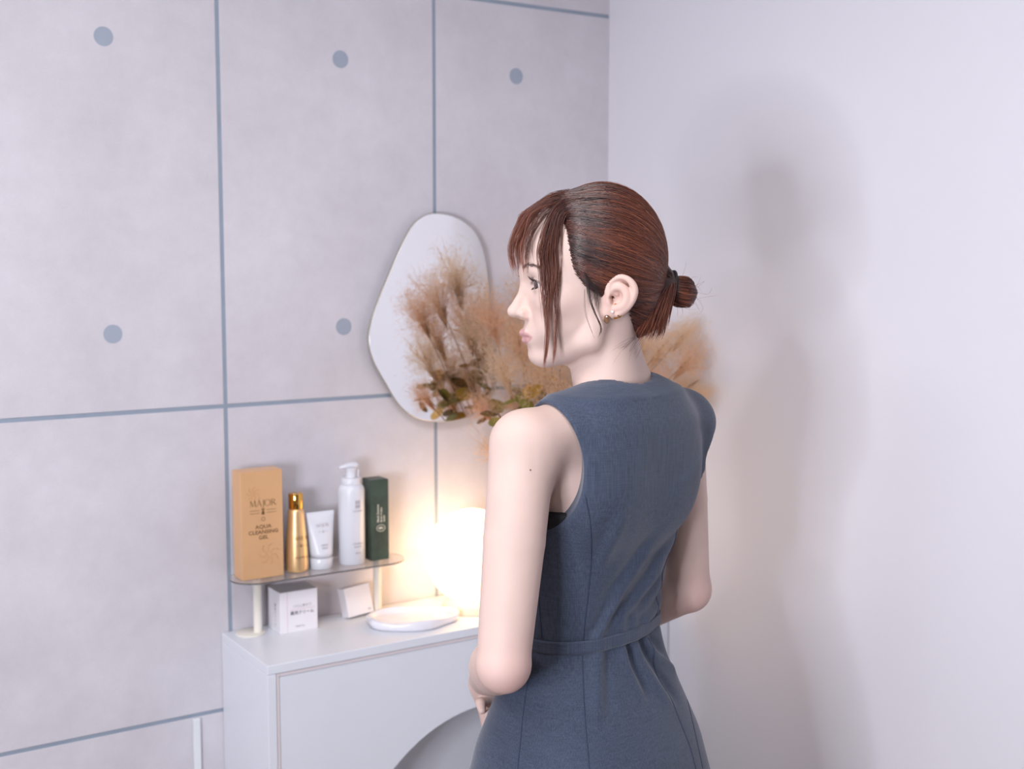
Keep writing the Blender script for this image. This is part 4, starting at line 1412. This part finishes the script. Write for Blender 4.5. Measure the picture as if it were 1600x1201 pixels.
# ------------------------------------------------------------------ earrings
def earrings():
    E = ear_parts(-1)
    M_st = mat('smoky_stone', srgb(122, 88, 62), 0.06, noise=(260, 0.5), Coat_Weight=1.0)
    M_gl = mat('gold_jewellery', srgb(236, 178, 92), 0.16, 1.0)
    M_pearl = mat('pearl', srgb(246, 240, 236), 0.1, Coat_Weight=1.0)
    bm = bmesh.new(); bmesh.ops.create_icosphere(bm, subdivisions=2, radius=1)
    for v in bm.verts:
        v.co = Vector((v.co.x * .0036, v.co.y * .0046, v.co.z * .0056)) * (1 + .06 * math.sin(9 * v.co.x + 7 * v.co.z))
    st = from_bm('stone_earring', bm, M_st, WOMAN); st.location = hd(E(942.5, 497.5, .0035)); st.rotation_euler = (0, 0, _rel)
    pts = []
    for k in range(29):
        a = -2.3 + 4.9 * k / 28
        pts.append(hd(E(955.5, 485, .0010) + np.array((-.0052 * math.cos(a), -.0030 * math.cos(a * 1), .0085 * math.sin(a)))))
    tube('ear_cuff', pts, .0011, M_gl, WOMAN, 8)
    pts = [hd(E(958.0, 488.5, .0015) + np.array((-.0045 * math.cos(a), -.0040 * math.cos(a), .0045 * math.sin(a)))) for a in np.linspace(-2.4, 2.4, 20)]
    tube('ear_cuff', pts, .0010, M_gl, WOMAN, 8)
    bm = bmesh.new(); bmesh.ops.create_icosphere(bm, subdivisions=2, radius=.0019)
    pe = from_bm('pearl_stud', bm, M_pearl, WOMAN, True); pe.location = hd(E(949.5, 485.5, .0060))
    bm = bmesh.new(); bmesh.ops.create_icosphere(bm, subdivisions=1, radius=.0021)
    pe = from_bm('stone_bead', bm, M_st, WOMAN); pe.location = hd(E(958.5, 491.5, .0050))
earrings()
# ------------------------------------------------------------------ the dress
def cloth_mat():
    m = mat('slate_blue_cloth', srgb(82, 96, 120), 0.72)
    nt = m.node_tree; p = nt.nodes['Principled BSDF']
    tc = nt.nodes.new('ShaderNodeTexCoord')
    def streak(sc):
        mp = nt.nodes.new('ShaderNodeMapping'); mp.inputs['Scale'].default_value = sc
        n = nt.nodes.new('ShaderNodeTexNoise'); n.inputs['Scale'].default_value = 1.0; n.inputs['Detail'].default_value = 3
        nt.links.new(tc.outputs['Object'], mp.inputs['Vector']); nt.links.new(mp.outputs['Vector'], n.inputs['Vector']); return n
    a, b = streak((820, 820, 16)), streak((60, 60, 900))
    mul = nt.nodes.new('ShaderNodeMath'); mul.operation = 'MULTIPLY_ADD'; mul.inputs[1].default_value = 1.35
    b2 = nt.nodes.new('ShaderNodeMath'); b2.operation = 'MULTIPLY'; b2.inputs[1].default_value = .65
    nt.links.new(b.outputs['Fac'], b2.inputs[0]); nt.links.new(a.outputs['Fac'], mul.inputs[0]); nt.links.new(b2.outputs[0], mul.inputs[2])
    r = nt.nodes.new('ShaderNodeValToRGB'); r.color_ramp.elements[0].position = .30; r.color_ramp.elements[1].position = .70
    r.color_ramp.elements[0].color = srgb(50, 58, 75); r.color_ramp.elements[1].color = srgb(78, 88, 108)
    hf = nt.nodes.new('ShaderNodeMath'); hf.operation = 'MULTIPLY'; hf.inputs[1].default_value = .5
    nt.links.new(mul.outputs[0], hf.inputs[0]); nt.links.new(hf.outputs[0], r.inputs['Fac'])
    nt.links.new(r.outputs['Color'], p.inputs['Base Color'])
    bm_ = nt.nodes.new('ShaderNodeBump'); bm_.inputs['Strength'].default_value = .25; bm_.inputs['Distance'].default_value = .0006
    nt.links.new(hf.outputs[0], bm_.inputs['Height']); nt.links.new(bm_.outputs['Normal'], p.inputs['Normal'])
    p.inputs['Sheen Weight'].default_value = .25; p.inputs['Sheen Roughness'].default_value = .5
    p.inputs['Specular IOR Level'].default_value = .25
    return m
M_cloth = cloth_mat()
M_dark = mat('black_knit', srgb(24, 24, 30), 0.8, noise=(300, 0.4))
M_seam = mat('seam_thread', srgb(50, 60, 82), 0.8, noise=(200, 0.2))

ARMHOLE = {-1: ((-.2000, .000, 1.2240), (.1140, .090, .1065)), 1: ((.2300, .010, 1.1980), (.1130, .088, .0900))}
def build_dress():
    F = Field(np.arange(-.262, .2621, .0028), np.arange(-.20, .2421, .0028), seg_axis([(.500, .80, .006), (.80, 1.355, .0026)]))
    U = lambda p, k=.012: F.apply(*p, 'u', k)
    S = lambda p, k=.004: F.apply(*p, 's', k)
    U(s_loft(TORSO, 0.0), .01)
    for s in (-1, 1):
        U(s_cone((s * .042, -.022, 1.292), (s * .146, -.004, 1.258), .0365, .0415), .03)
        if s > 0: U(s_cone((.148, -.006, 1.250), (.146, -.010, 1.200), .0430, .0400), .02)
        U(s_ell((s * .052, -.048, 1.200), (.062, .036, .075)), .03)      # shoulder blades
        U(s_ell((s * .060, .070, 1.150), (.058, .045, .052)), .03)       # bust
    U(s_ell((0, -.040, 1.270), (.090, .038, .060)), .03)
    for s in (-1, 1):
        c, r = ARMHOLE[s]; S(s_ell(c, r), .004)
    S(s_cone((-.006, -.006, 1.308), (-.008, .004, 1.43), .0530, .0570), .004)
    S(s_cone((0, .050, 1.250), (0, .075, 1.40), .030, .080), .01)
    V, Q = F.mesh()
    return V, Q
VD, QD = build_dress()
def fold_disp(V):
    """soft creases: gathers at the belt, pulls from the waist towards the right shoulder blade"""
    x, y, z = V.T
    th = np.arctan2(x, -(y - .03))           # 0 = middle of the back, positive to her right
    d = np.zeros(len(V))
    below = np.clip((.995 - z) / .16, 0, 1)
    env = np.exp(-((z - .985) / .040) ** 2)
    d += .0016 * env * np.sin(th * 15 + 1.3 * np.sin(th * 4)) 
    d += .0050 * smooth(.0, .35, below) * (np.sin(th * 6.0 + .9 + .8 * below) ** 2 - .5) * smooth(.50, .95, 1.30 - z)
    # diagonal pulls on the back (arc length s, height z)
    s = th * .11
    for (s0, z0, s1, z1, w, a) in ((-.055, 1.010, .060, 1.085, .013, .0034), (-.030, 1.005, .085, 1.055, .012, .0030), (-.075, 1.035, .010, 1.120, .012, .0028), (.000, 1.003, .110, 1.030, .011, .0026),
                                   (.030, 1.08, .115, 1.135, .012, .0026), (-.09, 1.00, -.05, 1.05, .008, .003), (.05, .98, .11, .93, .010, .0035), (-.02, .985, .0, .92, .010, .003), (.02, .985, .055, .90, .012, .0035), (-.07, .985, -.075, .91, .011, .003),
                                   (.03, 1.19, .10, 1.25, .014, .002), (-.085, 1.10, -.065, 1.17, .010, .0025)):
        ex, ez = s1 - s0, z1 - z0; L = math.hypot(ex, ez)
        t = ((s - s0) * ex + (z - z0) * ez) / L ** 2
        dist = ((s - s0) * ez - (z - z0) * ex) / L
        m = np.exp(-np.clip(np.abs(t - .5) - .3, 0, None) ** 2 / .05) * (np.abs(th) < 2)
        d += 1.5 * a * m * (np.exp(-((dist - w * .6) / w) ** 2) - np.exp(-((dist + w * .6) / w) ** 2))
    # cinch under the belt
    d -= .0015 * np.exp(-((z - .993) / .010) ** 2)
    edge = smooth(1.10, 1.22, z)
    return d * (1 - .6 * edge)
def vnormals(V, Q):
    a = V[Q[:, 2]] - V[Q[:, 0]]; b = V[Q[:, 3]] - V[Q[:, 1]]; n = np.cross(a, b)
    N = np.zeros_like(V)
    for k in range(4): np.add.at(N, Q[:, k], n)
    return N / (np.linalg.norm(N, axis=1, keepdims=True) + 1e-12)
ND = vnormals(VD, QD)
VD2 = VD + ND * fold_disp(VD)[:, None]
DRESS = link('dress', sdf_mesh('dress', VD2, QD), M_cloth, WOMAN)
BVH_D = BVHTree.FromPolygons([tuple(v) for v in VD2], [tuple(map(int, q)) for q in QD])

def on_dress(th, z, cy=.03):
    """point and normal of the dress at angle th round the spine (0 = back, + = her right) and height z"""
    d = Vector((math.sin(th), -math.cos(th), 0)); o = Vector((0, cy, z)) + d * .5
    h = BVH_D.ray_cast(o, -d)
    return (h[0], h[1]) if h[0] is not None else (None, None)

def belt():
    zs = lambda th: .993 + .004 * math.sin(th * 1.0 + .6)
    n = 120; prof = [(-.0080, .0004), (-.0082, .0028), (-.0060, .0036), (-.0040, .0030), (.0000, .0036), (.0036, .0030), (.0058, .0036), (.0080, .0028), (.0078, .0004)]
    R0 = []
    for k in range(n):
        th = -math.pi + 2 * math.pi * k / n
        p, _ = on_dress(th, zs(th)); R0.append(math.hypot(p.x, p.y - .03))
    R0 = np.array(R0)
    for _ in range(3): R0 = np.maximum(R0, .5 * R0 + .25 * (np.roll(R0, 1) + np.roll(R0, -1)))
    ker = np.ones(5) / 5
    R0 = np.convolve(np.r_[R0[-2:], R0, R0[:2]], ker, 'valid') + .0008
    vs, fs = [], []
    for k in range(n):
        th = -math.pi + 2 * math.pi * k / n
        for dz, o in prof:
            r = R0[k] + o; vs.append((r * math.sin(th), .03 - r * math.cos(th), zs(th) + dz))
    m_ = len(prof)
    for k in range(n):
        for j in range(m_ - 1):
            a, b = k * m_ + j, ((k + 1) % n) * m_ + j
            fs.append((a, b, b + 1, a + 1))
    pyd('belt', vs, fs, M_cloth, DRESS, True)
belt()

def seams():
    def seam(fn, name='seam', r=.0007, sink=.0001):
        pts = []
        for t in np.linspace(0, 1, 70):
            th, z = fn(t); p, n_ = on_dress(th, z)
            if p is not None: pts.append(p + n_ * sink)
        if len(pts) > 3: tube(name, pts, r, M_seam, DRESS, 5)
    def px_seam(px):
        """trace a seam where the photograph shows it on the cloth"""
        pts = []
        cB, sB = math.cos(BH), math.sin(BH)
        for q in catmull([(x, y, 0) for x, y in px], 8):
            d = ray(q[0], q[1]); o = _O - np.array([BC[0], BC[1], 0])
            ob = Vector((cB * o[0] + sB * o[1], -sB * o[0] + cB * o[1], o[2])); db = Vector((cB * d[0] + sB * d[1], -sB * d[0] + cB * d[1], d[2])).normalized()
            h = BVH_D.ray_cast(ob, db)
            if h[0] is not None: pts.append(h[0] + h[1] * .0001)
        if len(pts) > 3: tube('seam', pts, .0007, M_seam, DRESS, 5)
        return pts
    P1 = px_seam([(914, 772), (922, 815), (924, 860), (921, 907), (914, 971), (911, 1004)])
    P2 = px_seam([(910, 1024), (911, 1060), (914, 1120), (920, 1190), (922, 1230)])
    px_seam([(826, 1056), (818, 1110), (812, 1170), (806, 1230)])
    px_seam([(1052, 1020), (1068, 1070), (1084, 1136), (1098, 1200)])
    for s in (1,):
        seam(lambda t: (s * (.90 - .12 * smooth(0, .45, t)), 1.195 - .19 * t))
        seam(lambda t: (s * (.47 + .03 * t), .982 - .30 * t))
        seam(lambda t: (-s * 1.45, 1.12 - .12 * t))
    # piping along the armholes and the back neckline
seams()

def undershirt(side):
    F = Field(np.arange(-.16, .161, .004), np.arange(-.11, .15, .004), np.arange(1.00, 1.19, .0035))
    F.apply(*s_loft([r for r in TORSO if r[0] > .95], -.0025), 'u', .01)
    F.apply(lambda X, Y, Z: np.maximum(Z - 1.168, 1.085 - Z) + 0 * X + 0 * Y, (-.2, -.2, .9), (.2, .2, 1.3), 'i', .004)
    F.apply(lambda X, Y, Z: np.maximum(.098 - side * X, -.06 - Y) + 0 * Z, (-.2, -.2, .9), (.2, .2, 1.3), 'i', .004)
    V, Q = F.mesh()
    o = link('undershirt', sdf_mesh('undershirt', V, Q), M_dark, WOMAN); o['label'] = 'black undershirt showing in the armhole'
for _s in (-1, 1): undershirt(_s)

# small mole on the upper arm
_o = BVH_BODY.ray_cast(Vector((-.30, -.14, 1.232)), Vector((.75, .66, 0)).normalized())
if _o[0] is not None:
    bm = bmesh.new(); bmesh.ops.create_icosphere(bm, subdivisions=1, radius=.0011)
    ml = from_bm('mole', bm, M_mole, WOMAN, True); ml.location = _o[0]
# ------------------------------------------------------------------ dried smoke-bush bouquet in a vase
def fluff_mat():
    m = mat('dried_plume', srgb(228, 190, 156), 0.9)
    nt = m.node_tree; p = nt.nodes['Principled BSDF']
    oi = nt.nodes.new('ShaderNodeObjectInfo'); r = nt.nodes.new('ShaderNodeValToRGB')
    r.color_ramp.elements[0].color = srgb(248, 214, 184); r.color_ramp.elements[1].color = srgb(253, 234, 208)
    nt.links.new(oi.outputs['Random'], r.inputs['Fac']); nt.links.new(r.outputs['Color'], p.inputs['Base Color'])
    tr = nt.nodes.new('ShaderNodeBsdfTranslucent'); nt.links.new(r.outputs['Color'], tr.inputs['Color'])
    mx = nt.nodes.new('ShaderNodeMixShader'); mx.inputs[0].default_value = .72
    out = [n for n in nt.nodes if n.type == 'OUTPUT_MATERIAL'][0]
    nt.links.new(p.outputs[0], mx.inputs[1]); nt.links.new(tr.outputs[0], mx.inputs[2]); nt.links.new(mx.outputs[0], out.inputs[0])
    return m
def bouquet():
    BX, BY = 1.425, 2.030
    t = thing('smoke_bush_bouquet', 'dried tan smoke-bush bouquet in a white vase beside the mirror', 'bouquet', (BX, BY, CT))
    base = Vector((BX, BY, CT))
    M_fl = fluff_mat()
    M_stem = mat('dried_stem', srgb(150, 112, 80), 0.8, noise=(60, 0.2))
    M_vase = mat('white_stoneware', srgb(236, 232, 228), 0.5, noise=(20, 0.02))
    leaf_m = [mat('olive_leaf', srgb(120, 112, 44), 0.55, noise=(70, 0.3)), mat('yellow_leaf', srgb(196, 152, 52), 0.55, noise=(70, 0.25)), mat('brown_leaf', srgb(104, 78, 38), 0.6, noise=(70, 0.3))]
    lathe('vase', [(.030, 0), (.034, .002), (.045, .03), (.048, .06), (.042, .095), (.028, .125), (.022, .140), (.024, .148), (.021, .148), (.018, .138), (.010, .130)], M_vase, t, 40)
    # one plume: a soft cloud of fine threads branching from its axis
    def plume_mesh(seed, n=1500):
        r_ = np.random.default_rng(seed)
        # branch tips
        nb = 46; u = r_.normal(0, 1, (nb, 3)); u /= np.linalg.norm(u, axis=1, keepdims=True)
        tips = u * r_.uniform(.25, .92, (nb, 1)) * (.85, .85, 1.0)
        b = r_.integers(0, nb, n); c = tips[b] * r_.uniform(.30, 1.0, (n, 1)) + r_.normal(0, .16, (n, 3))
        d = r_.normal(0, 1, (n, 3)); d /= np.linalg.norm(d, axis=1, keepdims=True)
        L = r_.uniform(.10, .30, (n, 1))
        mid = c + d * L * .5 + r_.normal(0, .03, (n, 3)); end = c + d * L + r_.normal(0, .05, (n, 3))
        w = .0036
        side = np.cross(d, r_.normal(0, 1, (n, 3))); side /= np.linalg.norm(side, axis=1, keepdims=True) + 1e-9
        V = np.stack([c - side * w, c + side * w, mid + side * w * .8, mid - side * w * .8, end], 1).reshape(-1, 3)
        k = np.arange(n)[:, None] * 5
        quads = (k + np.array([0, 1, 2, 3])).tolist(); tris = (k + np.array([3, 2, 4])).tolist()
        # thin branches
        vs = V.tolist(); fs = quads + tris
        for q in tips:
            m0 = np.array((0, 0, -.6)) * .4 + q * .25
            v_, f_ = tube_geo([(0, 0, -.75), tuple(m0), tuple(q)], [.012, .009, .004], 3, False)
            o = len(vs); vs += [tuple(a) for a in v_]; fs += [tuple(i + o for i in f) for f in f_]
        me = bpy.data.meshes.new('plume'); me.from_pydata(vs, [], fs); me.update(); me.materials.append(M_fl)
        return me
    kinds = [plume_mesh(s) for s in (11, 12, 13)]; thin = plume_mesh(14, 520)
    spots = [  # x, y, z, radius
        (1.235, 1.985, 1.370, .062), (1.285, 1.960, 1.330, .070), (1.255, 1.975, 1.270, .058), (1.300, 1.950, 1.400, .070), (1.325, 1.950, 1.250, .075),
        (1.340, 1.960, 1.440, .070), (1.235, 2.010, 1.195, .042), (1.305, 1.985, 1.185, .055), (1.375, 1.945, 1.350, .080), (1.395, 1.940, 1.220, .080),
        (1.425, 1.930, 1.300, .080), (1.455, 1.945, 1.390, .070), (1.470, 1.950, 1.190, .070), (1.505, 1.945, 1.290, .065), (1.545, 1.940, 1.350, .055),
        (1.555, 1.945, 1.270, .050), (1.590, 1.955, 1.300, .038), (1.575, 1.960, 1.225, .042), (1.270, 2.040, 1.105, .050), (1.350, 2.000, 1.120, .060), (1.450, 1.990, 1.110, .060),
        (1.520, 1.975, 1.180, .050), (1.595, 1.835, 1.335, .046), (1.585, 1.810, 1.285, .050), (1.597, 1.840, 1.225, .044), (1.565, 1.865, 1.310, .052), (1.600, 1.790, 1.215, .034), (1.555, 1.875, 1.240, .052), (1.570, 1.850, 1.185, .042), (1.330, 2.050, 1.330, .050), (1.400, 2.060, 1.270, .055)]
    mouth = base + Vector((0, 0, .145))
    for i, (x, y, z, r) in enumerate(spots):
        p = Vector((x, y, z)); d = (p - mouth)
        o = bpy.data.objects.new('plume', thin if z < 1.115 else kinds[i % 3]); COL.objects.link(o); o.parent = t
        o.location = p - base; r *= 1.28; o.scale = (r, r, r * 1.15)
        o.rotation_mode = 'QUATERNION'
        q = d.to_track_quat('Z', 'Y'); a = Matrix.Rotation(random.uniform(0, 6.28), 3, 'Z').to_quaternion()
        o.rotation_quaternion = q @ a
        m1 = mouth * .55 + p * .45 + Vector((random.uniform(-.02, .02), random.uniform(-.02, .02), .03))
        foot = base + Vector((random.uniform(-.012, .012), random.uniform(-.012, .012), .06))
        pts = catmull([foot - base, mouth - base + Vector((random.uniform(-.006, .006), random.uniform(-.006, .006), 0)), m1 - base, p - base], 6)
        tube('stem', pts, [.0018 - .0011 * k / (len(pts) - 1) for k in range(len(pts))], M_stem, t, 5)
    # round leaves
    def leaf_mesh(m_):
        vs, fs = [], []
        nu, nv = 7, 5
        for i in range(nu):
            u = i / (nu - 1); w = math.sin(math.pi * min(1, u * .96 + .03)) ** .7 * .42
            for j in range(nv):
                v = -1 + 2 * j / (nv - 1)
                vs.append((v * w, u, .10 * math.sin(math.pi * u) - .10 * v * v * w * 2))
        for i in range(nu - 1):
            for j in range(nv - 1):
                fs.append((i * nv + j, i * nv + j + 1, (i + 1) * nv + j + 1, (i + 1) * nv + j))
        me = bpy.data.meshes.new('leaf'); me.from_pydata(vs, [], fs); me.update(); me.materials.append(m_)
        me.polygons.foreach_set('use_smooth', [True] * len(me.polygons)); return me
    lm = [leaf_mesh(m_) for m_ in leaf_m]
    lspots = [(1.275, 2.035, 1.190), (1.290, 2.030, 1.175), (1.305, 2.025, 1.200), (1.320, 2.020, 1.180), (1.335, 2.025, 1.205), (1.350, 2.015, 1.190), (1.300, 2.040, 1.150), (1.325, 2.035, 1.140), (1.345, 2.040, 1.160), (1.265, 2.045, 1.160), (1.360, 2.030, 1.215), (1.312, 2.030, 1.225), (1.555, 1.86, 1.222), (1.575, 1.845, 1.205), (1.590, 1.835, 1.214), (1.270, 1.975, 1.205), (1.285, 1.960, 1.190), (1.300, 1.955, 1.210), (1.315, 1.950, 1.195), (1.330, 1.945, 1.180), (1.345, 1.940, 1.205), (1.290, 1.970, 1.165), (1.310, 1.965, 1.150), (1.335, 1.955, 1.160),
              (1.255, 1.985, 1.180), (1.240, 1.995, 1.160), (1.360, 1.940, 1.185), (1.380, 1.930, 1.215), (1.400, 1.930, 1.230), (1.415, 1.925, 1.215), (1.430, 1.930, 1.235), (1.390, 1.940, 1.180), (1.370, 1.950, 1.240),
              (1.500, 1.940, 1.205), (1.520, 1.938, 1.190), (1.535, 1.940, 1.200), (1.345, 1.955, 1.225), (1.325, 1.960, 1.235), (1.410, 1.940, 1.160), (1.450, 1.935, 1.180)]
    for i, (x, y, z) in enumerate(lspots):
        o = bpy.data.objects.new('leaf', lm[(0, 0, 1, 0, 2)[i % 5]]); COL.objects.link(o); o.parent = t
        o.location = Vector((x, y, z)) - base; s = random.uniform(.030, .044); o.scale = (s, s, s)
        o.rotation_euler = (random.uniform(-.9, .9), random.uniform(-.9, .9), random.uniform(0, 6.28))
        if i % 4 == 0:
            mid = (Vector((x, y, z)) + mouth) / 2 - base + Vector((0, 0, .02))
            tube('stem', catmull([Vector((0, 0, .08)), mouth - base, mid, o.location], 5), .0012, M_stem, t, 5)
bouquet()
